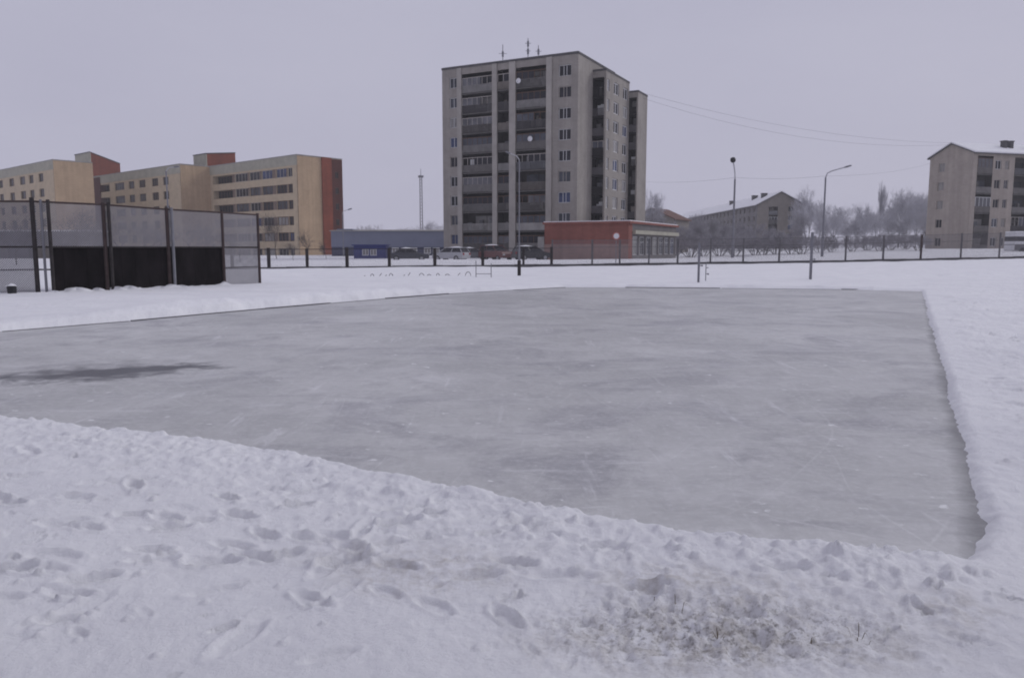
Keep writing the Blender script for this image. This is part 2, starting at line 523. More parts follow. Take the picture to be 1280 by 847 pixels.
def ice_material():
    m = bpy.data.materials.new('ice'); m.use_nodes = True
    n, l = m.node_tree.nodes, m.node_tree.links
    b = n['Principled BSDF']
    b.inputs['Specular IOR Level'].default_value = .35
    tc = n.new('ShaderNodeTexCoord')
    def mapped(sx, sy, rot=0):
        mp = n.new('ShaderNodeMapping'); mp.inputs['Scale'].default_value = (sx, sy, 1); mp.inputs['Rotation'].default_value = (0, 0, rot)
        l.new(tc.outputs['Object'], mp.inputs[0]); return mp.outputs[0]
    def noise(vec, sc, det=5, rough=.6, dist=0.):
        z = n.new('ShaderNodeTexNoise'); z.inputs['Scale'].default_value = sc; z.inputs['Detail'].default_value = det; z.inputs['Roughness'].default_value = rough; z.inputs['Distortion'].default_value = dist
        l.new(vec, z.inputs['Vector']); return z.outputs[0]
    def mr(src, a, b_, c=0., d=1.):
        r = n.new('ShaderNodeMapRange'); r.inputs[1].default_value = a; r.inputs[2].default_value = b_; r.inputs[3].default_value = c; r.inputs[4].default_value = d
        l.new(src, r.inputs[0]); return r.outputs[0]
    def math_(op, a, b_):
        x = n.new('ShaderNodeMath'); x.operation = op
        for i, s in enumerate((a, b_)):
            if isinstance(s, (int, float)): x.inputs[i].default_value = s
            else: l.new(s, x.inputs[i])
        return x.outputs[0]
    def mix(fac, c1, c2):
        x = n.new('ShaderNodeMix'); x.data_type = 'RGBA'
        l.new(fac, x.inputs[0])
        for i, s in ((6, c1), (7, c2)):
            if isinstance(s, tuple): x.inputs[i].default_value = s + (1,)
            else: l.new(s, x.inputs[i])
        return x.outputs[2]
    w = mapped(1, 1)
    big = mr(noise(w, .22, 6, .62, .6), .38, .64)
    c = mix(big, (.42, .42, .41), (.56, .558, .545))
    # darker bare ice drifts
    c = mix(math_('MULTIPLY', mr(noise(mapped(.8, 1.0, .3), .55, 7, .65, 1.2), .50, .63), .75), c, (.315, .312, .325))
    # skate scratches and swept frost
    s1 = mr(noise(mapped(.35, 2.6, -.5), 2.0, 7, .75, .6), .58, .72)
    s2 = mr(noise(mapped(2.6, .30, .35), 1.6, 7, .75, .6), .57, .72)
    s3 = mr(noise(mapped(.35, 2.8, .9), 1.5, 7, .75, .6), .57, .72)
    sc_ = math_('MAXIMUM', math_('MAXIMUM', s1, s2), s3)
    fr = mr(noise(w, .45, 6, .65, 1.0), .38, .58)
    c = mix(math_('MULTIPLY', mr(noise(mapped(.8, .9, .4), 1.1, 8, .72, 1.0), .50, .64), .4), c, (.66, .655, .645))
    c = mix(math_('MULTIPLY', mr(noise(mapped(1.0, .8, .9), 3.1, 8, .75, .8), .48, .64), .45), c, (.345, .342, .345))
    c = mix(math_('MULTIPLY', math_('MULTIPLY', sc_, fr), .6), c, (.82, .815, .82))
    # fine grain of rime
    c = mix(math_('MULTIPLY', mr(noise(w, 14, 6, .75), .48, .66), .42), c, (.66, .655, .655))
    c = mix(math_('MULTIPLY', mr(noise(mapped(.7, 1.4, .2), 30, 4, .7), .66, .75), .7), c, (.80, .80, .80))
    def arcs(scale, off, wd):
        mp = n.new('ShaderNodeMapping'); mp.inputs['Location'].default_value = off; mp.inputs['Scale'].default_value = (scale, scale, 1)
        l.new(tc.outputs['Object'], mp.inputs[0])
        wv = n.new('ShaderNodeTexWave'); wv.wave_type = 'RINGS'; wv.rings_direction = 'Z'; wv.wave_profile = 'SIN'
        wv.inputs['Scale'].default_value = 1.0; wv.inputs['Distortion'].default_value = 9.0; wv.inputs['Detail'].default_value = 2.0; wv.inputs['Detail Scale'].default_value = .35
        l.new(mp.outputs[0], wv.inputs['Vector'])
        return mr(wv.outputs['Fac'], 1 - wd, 1.0)
    cuts = math_('MAXIMUM', math_('MAXIMUM', arcs(.33, (1.2, -3.1, 0), .0016), arcs(.24, (-2.4, -5.2, 0), .0012)), arcs(.41, (3.7, -2.6, 0), .002))
    c = mix(math_('MULTIPLY', math_('MULTIPLY', cuts, mr(noise(w, .7, 4), .45, .62)), .22), c, (.78, .78, .77))
    c = mix(math_('MULTIPLY', mr(noise(mapped(1, 1.0, .6), 5.5, 3, .6), .665, .72), .75), c, (.82, .82, .81))
    # thawed puddle on the left
    a, e = gp(-30, 472), gp(235, 457)
    ang = math.atan2(e.y - a.y, e.x - a.x)
    cx, cy = (a.x + e.x) / 2, (a.y + e.y) / 2
    def puddle(cx, cy, rx, ry, rot, lo, hi):
        mp = n.new('ShaderNodeMapping'); mp.vector_type = 'TEXTURE'
        mp.inputs['Location'].default_value = (cx, cy, 0); mp.inputs['Rotation'].default_value = (0, 0, rot); mp.inputs['Scale'].default_value = (rx, ry, 1e3)
        l.new(tc.outputs['Object'], mp.inputs[0])
        ln = n.new('ShaderNodeVectorMath'); ln.operation = 'LENGTH'; l.new(mp.outputs[0], ln.inputs[0])
        d = math_('ADD', ln.outputs['Value'], mr(noise(w, 2.2, 6, .65, .5), .3, .7, -.55, .55))
        return mr(d, lo, hi, 1., 0.)
    p1 = puddle(cx, cy, (e - a).length * .58, 1.0, ang, .35, 1.0)
    gq = gp(130, 466)
    p2 = puddle(gq.x, gq.y, 1.5, .62, ang, .4, 1.05)
    gq = gp(190, 461)
    p3 = puddle(gq.x, gq.y, .95, .34, ang, .45, 1.05)
    c = mix(math_('MULTIPLY', p1, .5), c, (.24, .235, .24))
    p23 = math_('MAXIMUM', p2, p3)
    c = mix(p23, c, (.05, .05, .055))
    # shade under the right-hand bank, painted into the ice as a dark margin
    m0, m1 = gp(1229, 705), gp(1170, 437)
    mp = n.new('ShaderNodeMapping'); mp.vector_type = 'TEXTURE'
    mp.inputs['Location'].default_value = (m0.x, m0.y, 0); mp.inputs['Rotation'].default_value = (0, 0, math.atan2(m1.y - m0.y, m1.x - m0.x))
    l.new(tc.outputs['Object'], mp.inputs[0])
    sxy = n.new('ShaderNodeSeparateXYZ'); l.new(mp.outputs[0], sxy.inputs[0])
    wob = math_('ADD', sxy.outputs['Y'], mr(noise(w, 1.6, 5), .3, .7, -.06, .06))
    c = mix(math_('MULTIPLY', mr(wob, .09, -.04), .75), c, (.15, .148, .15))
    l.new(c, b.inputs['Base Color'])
    r = mr(noise(w, .9, 5), .3, .7, .40, .56)
    x = n.new('ShaderNodeMix'); x.data_type = 'FLOAT'
    l.new(p23, x.inputs[0]); l.new(r, x.inputs[2]); x.inputs[3].default_value = .3
    l.new(x.outputs[0], b.inputs['Roughness'])
    bp = n.new('ShaderNodeBump'); bp.inputs['Strength'].default_value = .25; bp.inputs['Distance'].default_value = .01
    l.new(math_('ADD', noise(w, 18, 6, .7), math_('MULTIPLY', sc_, .3)), bp.inputs['Height']); l.new(bp.outputs[0], b.inputs['Normal'])
    return m

make_ground()
xs, ys_ = RINK[:, 0], RINK[:, 1]
ice = MB()
ice.add([(x + (x - xs.mean()) * .02, y + (y - ys_.mean()) * .035, 0) for x, y in RINK], [tuple(range(len(RINK)))])
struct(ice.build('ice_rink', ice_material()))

# dark strips added as painted shade along the rink's left and far edges
def shade_strip(pts, label, h):
    mb = MB()
    for a, b in zip(pts, pts[1:]):
        a, b = Vector(a), Vector(b)
        d = (b - a); nseg = max(1, int(d.length / 2.4))
        for i in range(nseg):
            p, q = a + d * (i / nseg), a + d * ((i + .985) / nseg)
            n2 = Vector((-d.y, d.x)).normalized() * .05
            dz = random.uniform(-.02, .015)
            mb.prism([(p.x, p.y, -.05), (q.x, q.y, -.05), (q.x + n2.x, q.y + n2.y, -.05), (p.x + n2.x, p.y + n2.y, -.05)], (0, 0, .05 + h + dz))
    o = mb.build('rink_shade_strip', M['edge_shade'])
    return tag(o, label, 'shade_strip', 'strips painted as shade around the ice rink')
def gpts(l): return [gp(a, b, 0).to_2d() for a, b in l]
shade_strip(gpts([(706, 359.3), (640, 362.8), (560, 367.4), (480, 373.4), (330, 386), (160, 401.5), (0, 414.5)]), 'dark strip added as shade between the ice and the snow bank below the cage', .028)
shade_strip(gpts([(1148, 362.3), (1050, 361.8), (900, 360.3), (780, 359.3)]), 'thin dark strip added as shade at the far end of the ice rink', .03)

# ------------------------------------------------------------------ facade helper
class Face:
    """a wall plane in local coordinates: s along a, z up, d outward along n"""
    def __init__(f, o, a, n):
        f.o, f.a, f.n = Vector(o), Vector(a), Vector(n)
    def p(f, s, z, d=0.0):
        return f.o + f.a * s + Vector((0, 0, z)) + f.n * d
    def wall(f, mb, s0, s1, z0, z1, holes=(), rev=.18):
        ss = sorted({s0, s1, *[h[0] for h in holes], *[h[1] for h in holes]})
        zs = sorted({z0, z1, *[h[2] for h in holes], *[h[3] for h in holes]})
        ss = [s for s in ss if s0 <= s <= s1]; zs = [z for z in zs if z0 <= z <= z1]
        for a, b in zip(ss, ss[1:]):
            for c, d in zip(zs, zs[1:]):
                ms, mz = (a + b) / 2, (c + d) / 2
                if any(h[0] < ms < h[1] and h[2] < mz < h[3] for h in holes):
                    continue
                mb.quad(f.p(a, c), f.p(b, c), f.p(b, d), f.p(a, d))
        for h in holes:
            a, b, c, d = h[:4]
            r = h[4] if len(h) > 4 else rev
            mb.quad(f.p(a, c), f.p(a, d), f.p(a, d, -r), f.p(a, c, -r))
            mb.quad(f.p(b, c), f.p(b, d), f.p(b, d, -r), f.p(b, c, -r))
            mb.quad(f.p(a, d), f.p(b, d), f.p(b, d, -r), f.p(a, d, -r))
            mb.quad(f.p(a, c), f.p(b, c), f.p(b, c, -r), f.p(a, c, -r))
    def box(f, mb, s0, s1, z0, z1, d0, d1):
        mb.prism([f.p(s0, z0, d0), f.p(s1, z0, d0), f.p(s1, z0, d1), f.p(s0, z0, d1)], (0, 0, z1 - z0))

def window(face, root, s0, s1, z0, z1, frame, glass, bars=(.5,), transom=None, rev=.18, fw=.07, name='window'):
    fr = MB()
    d0, d1 = -rev - .002, -rev + .05
    face.box(fr, s0, s0 + fw, z0, z1, d0, d1); face.box(fr, s1 - fw, s1, z0, z1, d0, d1)
    face.box(fr, s0 + fw, s1 - fw, z0, z0 + fw, d0, d1); face.box(fr, s0 + fw, s1 - fw, z1 - fw, z1, d0, d1)
    for k in bars:
        c = s0 + (s1 - s0) * k
        face.box(fr, c - fw * .45, c + fw * .45, z0 + fw, z1 - fw, d0, d1 - .005)
    if transom:
        zt = z0 + (z1 - z0) * transom
        face.box(fr, s0 + fw, s1 - fw, zt - fw * .4, zt + fw * .4, d0, d1 - .01)
    w = fr.build(name, frame, root)
    pn = MB(); pn.quad(face.p(s0, z0, -rev - .001), face.p(s1, z0, -rev - .001), face.p(s1, z1, -rev - .001), face.p(s0, z1, -rev - .001))
    pn.build('pane', glass, w)
    return w

rnd = random.Random(21)
def rglass(w=(5, 3, 1, 2)):
    return rnd.choices([M['glass_dark'], M['glass_mid'], M['glass_blue'], M['curtain']], w)[0]

# ------------------------------------------------------------------ the nine-storey tower block
AZ = math.radians(27.4)
U = Vector((math.sin(AZ), math.cos(AZ))); V = Vector((-math.cos(AZ), math.sin(AZ)))
C0 = at(723, 67, 98.0)
TZ = C0.z
TOW = Vector((C0.x, C0.y))
rotU = math.atan2(U.y, U.x)
tower = thing('tower_block', 'tall nine storey grey brick apartment block with stacked recessed balconies', 'apartment block', (C0.x, C0.y, 0), rotU)
def fs(px, py=190): return hit(px, py, TOW, V)[0]
LT = fs(553.5)                                            # length of front
S_A = hit(740, 190, TOW, U)[0]
front = Face((0, 0, 0), (0, 1, 0), (-1, 0, 0))
fl = [2.0 + i * (TZ - 2.1) / 9.0 for i in range(9)]      # window sill of each storey is fl + ...
FH = (TZ - 2.1) / 9.0
row = [1.35 + FH * i for i in range(9)]                   # slab level of each storey
DEP = 13.0
p_w0, p_a0, p_b1, p_c1, p_d1, p_e1, p_f1 = 0.0, fs(690), fs(683), fs(645), fs(637), fs(622), fs(616)
p_g = fs(578)
wallm = MB()
holes = []
wins = []
cw = fs(705.5)
for z in row:
    wins.append((cw - .85, cw + .85, z + .85, z + 2.2))
front.wall(wallm, 0, p_a0, 0, TZ, wins)
cl = fs(567.5)
winl = [(cl - .62, cl + .62, z + .85, z + 2.2) for z in row]
front.wall(wallm, p_g, LT, 0, TZ, winl)
# back, far side, roof shell of block A
sideA = Face((0, 0, 0), (1, 0, 0), (0, -1, 0))
sideA.wall(wallm, 0, S_A, 0, TZ)
wallm.quad((0, LT, 0), (DEP, LT, 0), (DEP, LT, TZ), (0, LT, TZ))
wallm.quad((DEP, LT, 0), (DEP, 0, 0), (DEP, 0, TZ), (DEP, LT, TZ))
wallm.quad((S_A, 0, 18), (DEP, 0, 18), (DEP, 0, TZ), (S_A, 0, TZ))
# strip above the loggias
front.wall(wallm, p_a0, p_g, row[8] + FH - .1, TZ)
wallm.build('wall', M['tower_wall'], tower)
for w, mm in [(x, 0) for x in wins] + [(x, 1) for x in winl]:
    window(front, tower, *w, M['frame_white'] if rnd.random() < .65 else M['frame_old'], rglass(), bars=(.38, .62) if mm == 0 else (.5,))
rf = MB(); rf.box(-.06, DEP + .06, -.06, LT + .06, TZ, TZ + .28)
roofA = rf.build('roof', M['concrete_dark'], tower)
sn = MB(); sn.box(.1, DEP - .1, .1, LT - .1, TZ + .28, TZ + .36); sn.build('snow_cover', M['snow_cap'], roofA)
# pillars between the balcony stacks
for (a, b) in ((p_a0, p_b1), (p_c1, p_d1), (p_e1, p_f1), (p_g, p_g + .7)):
    mb = MB(); front.box(mb, a + .01, b - .01, 0, TZ - .02, -1.5 if a != p_g else .004, .22); mb.build('pillar', M['tower_pillar'], tower)
# loggias
def loggia_stack(face, root, s0, s1, deep, glaz, floors=9, row=row, FH=FH, open_prob=.45, dark=False):
    back = MB()
    face.wall(back, s0, s1, 0, row[-1] + FH - .1, [], 0)
    back.v = [tuple(Vector(v) - face.n * deep) for v in back.v]
    for s in (s0 + .003, s1 - .003):
        back.quad(face.p(s, 0, -deep), face.p(s, 0, -.01), face.p(s, row[-1] + FH - .1, -.01), face.p(s, row[-1] + FH - .1, -deep))
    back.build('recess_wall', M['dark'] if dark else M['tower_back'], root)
    for i, z in enumerate(row):
        L = s1 - s0
        bal = MB()
        face.box(bal, s0 + .02, s1 - .02, z - .16, z, -deep + .01, .07)
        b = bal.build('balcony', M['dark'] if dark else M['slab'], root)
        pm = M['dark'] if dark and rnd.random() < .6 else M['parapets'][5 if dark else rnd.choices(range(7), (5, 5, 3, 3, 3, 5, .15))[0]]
        if i == 1 and not dark and floors == 9 and root.name.startswith('tower'): pm = M['concrete']
        par = MB()
        if rnd.random() < .7:
            face.box(par, s0 + .04, s1 - .04, z + .06, z + 1.02, -.03, .03)
        else:
            k = s0 + .08
            while k < s1 - .1:
                face.box(par, k, k + .09, z + .06, z + .98, -.02, .02); k += .17
            face.box(par, s0 + .04, s1 - .04, z + .98, z + 1.04, -.03, .03)
        par.build('parapet', pm, b)
        # door and window on the back wall
        dw = MB()
        c0 = s0 + L * rnd.uniform(.08, .2)
        face.box(dw, c0, c0 + .8, z + .02, z + 2.1, -deep + .004, -deep + .06)
        if L > 3:
            face.box(dw, c0 + .9, min(c0 + 2.6, s1 - .2), z + .8, z + 2.1, -deep + .004, -deep + .06)
        dw.build('balcony_door', rglass((3, 3, 1, 4)), b)
        if rnd.random() < glaz:
            g = MB(); fr = MB()
            n = max(2, int(L / .75))
            for j in range(n + 1):
                x = s0 + .06 + (L - .12) * j / n
                face.box(fr, x - .03, x + .03, z + 1.03, z + FH - .62, -.035, .02)
            face.box(fr, s0 + .06, s1 - .06, z + FH - .68, z + FH - .6, -.034, .022)
            part = rnd.random()
            a0, a1 = (s0 + .06, s1 - .06) if part < .55 else ((s0 + L * .4, s1 - .06) if part < .8 else (s0 + .06, s0 + L * .6))
            g.quad(face.p(a0, z + 1.03, -.01), face.p(a1, z + 1.03, -.01), face.p(a1, z + FH - .62, -.01), face.p(a0, z + FH - .62, -.01))
            go = fr.build('glazing', rnd.choice([M['frame_old'], M['frame_brown'], M['frame_brown']] if root.name.startswith('tower') else [M['frame_old'], M['frame_white'], M['frame_brown']]), b)
            g.build('pane', rnd.choice([M['glass_dark'], M['glass_balcony'], M['glass_balcony'], M['glass_mid']]), go)
        if rnd.random() < .8:                       # laundry, cupboards and boxes kept on the balcony
            cb = MB()
            for q in range(rnd.randint(1, 3)):
                x = rnd.uniform(s0 + .2, s1 - .9)
                face.box(cb, x, x + rnd.uniform(.3, .7), z + .3, z + rnd.uniform(1.1, 1.9), -deep * .7, -deep * .7 + .3 + q * .02)
            cb.build('stored_furniture', rnd.choice(M['parapets'][:5] + [M['frame_white'], M['frame_old']]), b)
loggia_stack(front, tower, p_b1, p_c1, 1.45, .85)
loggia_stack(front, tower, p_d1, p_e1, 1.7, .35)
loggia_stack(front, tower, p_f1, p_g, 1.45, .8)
# block B and block C, each stepped outwards
def step(px0, px1, py, P):
    s = hit(px1, py, P, -V)[0]
    return s
PB0 = TOW + U * S_A
pB = hit(756.5, 190, PB0, -V)[0]
PB = PB0 - V * pB
zB = hit(757, 87.5, PB, U)[1]
LB = hit(785.5, 190, PB, U)[0]
PC0 = PB + U * LB
pC = hit(796.5, 190, PC0, -V)[0]
PC = PC0 - V * pC
zC = hit(797, 114.5, PC, U)[1]
LC = hit(808, 190, PC, U)[0]
wb = MB()
sB = Face((S_A, -pB, 0), (1, 0, 0), (0, -1, 0))
frB = Face((S_A, -pB, 0), (0, 1, 0), (-1, 0, 0))
FHb = (zB - 1.9) / 9; rowB = [1.2 + FHb * i for i in range(9)]
hb = []
for px in (769.5, 780.8):
    c = hit(px, 190, PB, U)[0]
    hb += [(c - 1.0, c + 1.0, z + .75, z + 2.3) for z in rowB]
c = hit(759.5, 190, PB, U)[0]
hb += [(c - .45, c + .45, z + .75, z + 2.25) for z in rowB]
sB.wall(wb, 0, LB, 0, zB, hb)
frB.wall(wb, 0, .25, 0, zB)
frB.wall(wb, .25, pB, rowB[8] + FHb - .1, zB)
wb.quad((S_A, pB * 0, 20), (S_A + LB, 0, 20), (S_A + LB, 0, zB), (S_A, 0, zB))
wb.build('wall', M['tower_wall'], tower)
for i, h in enumerate(hb):
    window(sB, tower, *h, M['frame_white'], rglass((7, 2, 1, 3)), bars=(.5,), fw=.14)
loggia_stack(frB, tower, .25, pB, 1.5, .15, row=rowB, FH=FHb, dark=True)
rb = MB(); rb.box(S_A - .05, S_A + LB + .0, -pB - .05, DEP - 2, zB, zB + .25)
rb.build('roof', M['concrete_dark'], tower)
wc = MB()
xC = S_A + LB
sC = Face((xC, -pB - pC, 0), (1, 0, 0), (0, -1, 0)); frC = Face((xC, -pB - pC, 0), (0, 1, 0), (-1, 0, 0))
sC.wall(wc, 0, LC, 0, zC)
FHc = (zC - 1.6) / 9; rowC = [1.0 + FHc * i for i in range(9)]
frC.wall(wc, 0, .2, 0, zC); frC.wall(wc, .2, pC, rowC[8] + FHc - .1, zC)
wc.quad((xC + LC, -pB - pC, 0), (xC + LC, 10, 0), (xC + LC, 10, zC), (xC + LC, -pB - pC, zC))
wc.build('wall', M['tower_wall'], tower)
loggia_stack(frC, tower, .2, pC, 1.4, .1, row=rowC, FH=FHc, dark=True)
rc = MB(); rc.box(xC + .002, xC + LC + .05, -pB - pC - .05, 10, zC, zC + .25); rc.build('roof', M['concrete_dark'], tower)

# aerials and dishes on the tower
def aerial(px, ytop, ybot, depth, label, arms):
    p = at(px, ybot, depth); top = at(px, ytop, depth).z
    zb = TZ + .28
    t = thing('roof_aerial', label, 'aerial', (p.x, p.y, zb), 0, 'aerials on the tower roof')
    m = MB(); m.rod((0, 0, 0), (0, 0, top - zb), .06, .05, 6); m.build('mast', M['steel'], t)
    h = top - zb
    for k, (f, w) in enumerate(arms):
        a = MB(); a.rod((-w, 0, h * f), (w, .1, h * f), .03, .03, 5)
        for j in range(3):
            a.rod((-w + j * w, -.2, h * f), (-w + j * w, .2, h * f), .02, .02, 4)
        a.box(-.13, .13, -.13, .13, h * f - .4, h * f + .25)
        a.build('antenna', M['steel'], t)
def rd(px): return TOW.y + V.y * fs(px, 80) + 2
aerial(628.5, 56, 78, rd(628), 'leftmost thin aerial mast standing on the tower roof', [(.55, .5)])
aerial(660, 48, 74, rd(660), 'tallest aerial mast on the tower roof, between two shorter ones', [(.78, .35), (.45, .3)])
aerial(673, 57, 72, rd(673), 'short thick aerial at the right of the tower roof aerials', [(.6, .35)])
def dish(px, py, label):
    s, z = hit(px, py, TOW, V)
    P = TOW + V * s - U * .25
    d = thing('satellite_dish', label, 'satellite dish', (P.x, P.y, z), rotU, 'satellite dishes on the tower balconies')
    b = MB(); n = 14
    vs = [(-.12, 0, 0)]
    for r, x in ((.18, -.15), (.34, -.22)):
        vs += [(x, r * math.cos(2 * PI * i / n), r * math.sin(2 * PI * i / n)) for i in range(n)]
    fsx = [(0, 1 + i, 1 + (i + 1) % n) for i in range(n)] + [(1 + i, 1 + n + i, 1 + n + (i + 1) % n, 1 + (i + 1) % n) for i in range(n)]
    b.add(vs, fsx); b.build('bowl', M['white_paint'], d)
    a = MB(); a.rod((-.1, 0, -.45), (-.55, 0, -.05), .02); a.rod((-.12, 0, 0), (.28, 0, -.1), .03); a.build('bracket', M['steel'], d)
dish(650, 102, 'white satellite dish high on a top floor tower balcony')
dish(664.5, 174, 'white satellite dish on a tower balcony lower than the top floor dish')

# ------------------------------------------------------------------ red brick shop
CS = at(786, 276.5, 80.0)
SH = Vector((CS.x, CS.y))
shop = thing('brick_shop', 'low flat roofed red brick shop in front of the tower block', 'shop', (CS.x, CS.y, 0), rotU)
fF = Face((0, 0, 0), (0, 1, 0), (-1, 0, 0)); fS = Face((0, 0, 0), (1, 0, 0), (0, -1, 0))
LF = hit(680.5, 300, SH, V)[0]; LS = 18.0; ZS = CS.z
zmid = hit(735, 305, SH, V)[1]
mb = MB(); fF.wall(mb, 0, LF, zmid, ZS - .2); mb.quad((0, LF, 0), (LS, LF, 0), (LS, LF, ZS - .2), (0, LF, ZS - .2)); mb.quad((LS, 0, 0), (LS, LF, 0), (LS, LF, ZS - .2), (LS, 0, ZS - .2))
fS.wall(mb, 0, 1.2, 0, ZS - .2)
mb.build('upper_wall', M['shop_red'], shop)
mb = MB(); fF.box(mb, .01, LF - .01, 0, zmid, -.3, .06); mb.build('lower_wall', M['shop_pink'], shop)
mb = MB(); mb.box(-.2, LS + .2, -.25, LF + .15, ZS - .2, ZS + .02); shroof = mb.build('roof', M['shop_red'], shop)
mb = MB(); mb.box(-.1, LS + .1, -.15, LF + .05, ZS + .02, ZS + .12); mb.build('snow_cover', M['snow_cap'], shroof)
# glazed side with a lower canopy
mb = MB()
sw = [(1.4 + i * 2.35, 1.4 + i * 2.35 + 1.9, .95, 2.9) for i in range(7)]
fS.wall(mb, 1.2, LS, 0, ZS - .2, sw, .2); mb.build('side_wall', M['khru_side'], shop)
for w in sw: window(fS, shop, *w, M['frame_white'], rglass((4, 5, 1, 2)), bars=(.33, .66), transom=.7, rev=.2)
mb = MB(); fS.box(mb, 1.25, LS, 3.15, 3.55, .002, .35); mb.build('canopy', M['grey_band'], shop)
# white entrance slab at its left end
s, z = hit(675, 300, SH, V)
mb = MB(); fF.box(mb, LF + .01, LF + .75, 0, 2.9, -1.2, .1); mb.build('entrance_screen', M['concrete'], shop)

# ------------------------------------------------------------------ cream brick hospital
CH = at(371, 194, 160.0)
HO = Vector((CH.x, CH.y)); ZH = CH.z
AH = math.radians(40.7)
HX = Vector((math.sin(AH), math.cos(AH))); HY = Vector((-math.cos(AH), math.sin(AH)))
rotH = math.atan2(HX.y, HX.x)
hosp = thing('brick_building', 'long stepped cream brick building with red brick stair blocks on the left', 'building', (CH.x, CH.y, 0), rotH)
def loc(P): d = P - HO; return d.dot(HX), d.dot(HY)
ROWS = [ZH - 4.15 - 3.3 * i for i in range(6)]           # sills
WH = 1.85
def wing(P, x1, y_end, pxs, endw, first, redfrom=None, dark=None):
    x0, y0 = loc(P)
    f = Face((x0, y0, 0), (0, 1, 0), (-1, 0, 0)); e = Face((x0, y0, 0), (1, 0, 0), (0, -1, 0))
    hs = []
    for (a, b) in pxs:
        s1, s0 = hit(a, 235, P, HY)[0], hit(b, 235, P, HY)[0]
        hs += [(s0, s1, z, z + WH, 1.4 if s1 - s0 > 6 else .25) for z in ROWS]
    # upper band, lighter piers and brick end
    w = MB(); f.wall(w, 0, y_end, 0, ZH - 1.9, hs, .25)
    w.quad((x1, y0, 0), (x1, y0 + y_end, 0), (x1, y0 + y_end, ZH), (x1, y0, ZH)); w.quad((x0, y0 + y_end, 0), (x1, y0 + y_end, 0), (x1, y0 + y_end, ZH), (x0, y0 + y_end, ZH))
    w.build('wall', M['cream_band'], hosp)
    w = MB(); f.box(w, 0, y_end, ZH - 1.9, ZH, -.3, .05); w.build('parapet_band', M['grey_band'], hosp)
    w = MB(); e.box(w, .0, x1 - x0, 0, ZH - .02, -.3, .06); w.build('end_wall', M['cream'], hosp)
    w = MB(); w.box(x0 - .1, x1, y0 - .12, y0 + y_end, ZH, ZH + .22); w.build('roof', M['concrete'], hosp)
    for h in hs:
        if h[3] < 1.5: continue
        n = max(2, round((h[1] - h[0]) / 1.2))
        dk = (h[1] - h[0]) > 6
        gl = M['dark'] if dk else rglass((9, 2, 2, 1) if first else (10, 1, 0, 0))
        window(f, hosp, *h[:4], M['frame_brown'] if (dk or not first or rnd.random() < .5) else M['frame_old'], gl, bars=[i / n for i in range(1, n)], rev=h[4], fw=.12)
    if first:                                              # brown panels between the windows of each row
        srt = sorted({(h[0], h[1]) for h in hs})
        for z in ROWS[:5]:
            for (a, b), (c, d) in zip(srt, srt[1:]):
                w = MB(); f.box(w, b + .02, c - .02, z + .03, z + WH - .03, -.05, .004); w.build('panel', M['pier'], hosp)
    return x0, y0
P3 = HO
wing(P3, 11.2, 36, [(360, 366), (345.5, 358.5), (327.5, 341), (312, 325), (294, 310), (266.5, 291)], 6, True, dark=True)
P2 = Vector(at(225, 205.5, 160 * 116 / 104.5).to_2d())
s2 = hit(225, 205.5, P2, HY)
wing(P2, 12, 62, [(204, 211), (190, 198), (174, 182), (161, 168), (143.5, 155.5), (124, 137)], 7, False, dark=True)
P1 = Vector(at(66, 200, 169).to_2d())
x1_, y1_ = wing(P1, loc(P1)[0] + 8, 42, [(49, 55), (37, 42.5), (25.5, 32), (12, 18), (-1, 4), (-14, -8)], 7, False)
# red end block
s_a, s_b = hit(402, 230, HO, HX)[0], hit(427.5, 230, HO, HX)[0]
s_m = hit(414, 230, HO, HX)[0]
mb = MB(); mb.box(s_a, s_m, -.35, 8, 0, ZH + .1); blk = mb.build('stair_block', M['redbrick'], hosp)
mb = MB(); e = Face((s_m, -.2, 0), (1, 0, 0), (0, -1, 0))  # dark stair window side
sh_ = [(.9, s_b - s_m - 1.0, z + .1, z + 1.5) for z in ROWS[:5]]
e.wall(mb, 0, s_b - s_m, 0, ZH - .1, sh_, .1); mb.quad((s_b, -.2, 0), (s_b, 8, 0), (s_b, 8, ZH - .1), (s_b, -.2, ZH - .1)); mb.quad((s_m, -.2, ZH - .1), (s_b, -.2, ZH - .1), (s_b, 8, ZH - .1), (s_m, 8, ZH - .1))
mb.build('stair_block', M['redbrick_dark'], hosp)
for h in sh_: window(e, hosp, *h, M['frame_brown'], M['glass_dark'], bars=(.5,), rev=.1)
# red return beyond wing 2 and roof-top stair houses
x2_, y2_ = loc(P2)
s_r = hit(126, 235, P2, HY)[0]
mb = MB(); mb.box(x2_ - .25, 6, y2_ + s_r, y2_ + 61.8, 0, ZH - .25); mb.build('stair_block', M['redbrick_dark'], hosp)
def penthouse(px_c, py_c, px_r, py_r, px_l, x_loc, ph):
    P = None
    # corner at local x = x_loc under pixel column px_c
    base = HO + HX * x_loc
    y = hit(px_c, 200, base, HY)[0]
    C = base + HY * y
    z0 = hit(px_c, py_c, C, HX)[1]
    L, z1 = hit(px_r, py_r, C, HX)
    W = hit(px_l, 200, C, HY)[0]
    mb = MB()
    a = (x_loc, y, ZH - 1); b = (x_loc + L, y, ZH - 1)
    mb.prism([a, b, (x_loc + L, y, z1), (x_loc, y, z0)], (0, W, 0))
    mb.build('stair_house', M['redbrick'], hosp)
    g = MB(); g.box(x_loc - .25, x_loc - .003, y, y + W, ZH - 1, z0 - .05); g.build('stair_house_front', M['grey_band'], hosp)
    r = MB(); r.prism([(x_loc - .35, y - .15, z0), (x_loc + L, y - .15, z1), (x_loc + L, y - .15, z1 + .2), (x_loc - .35, y - .15, z0 + .2)], (0, W + .3, 0)); r.build('stair_house_roof', M['concrete_dark'], hosp)
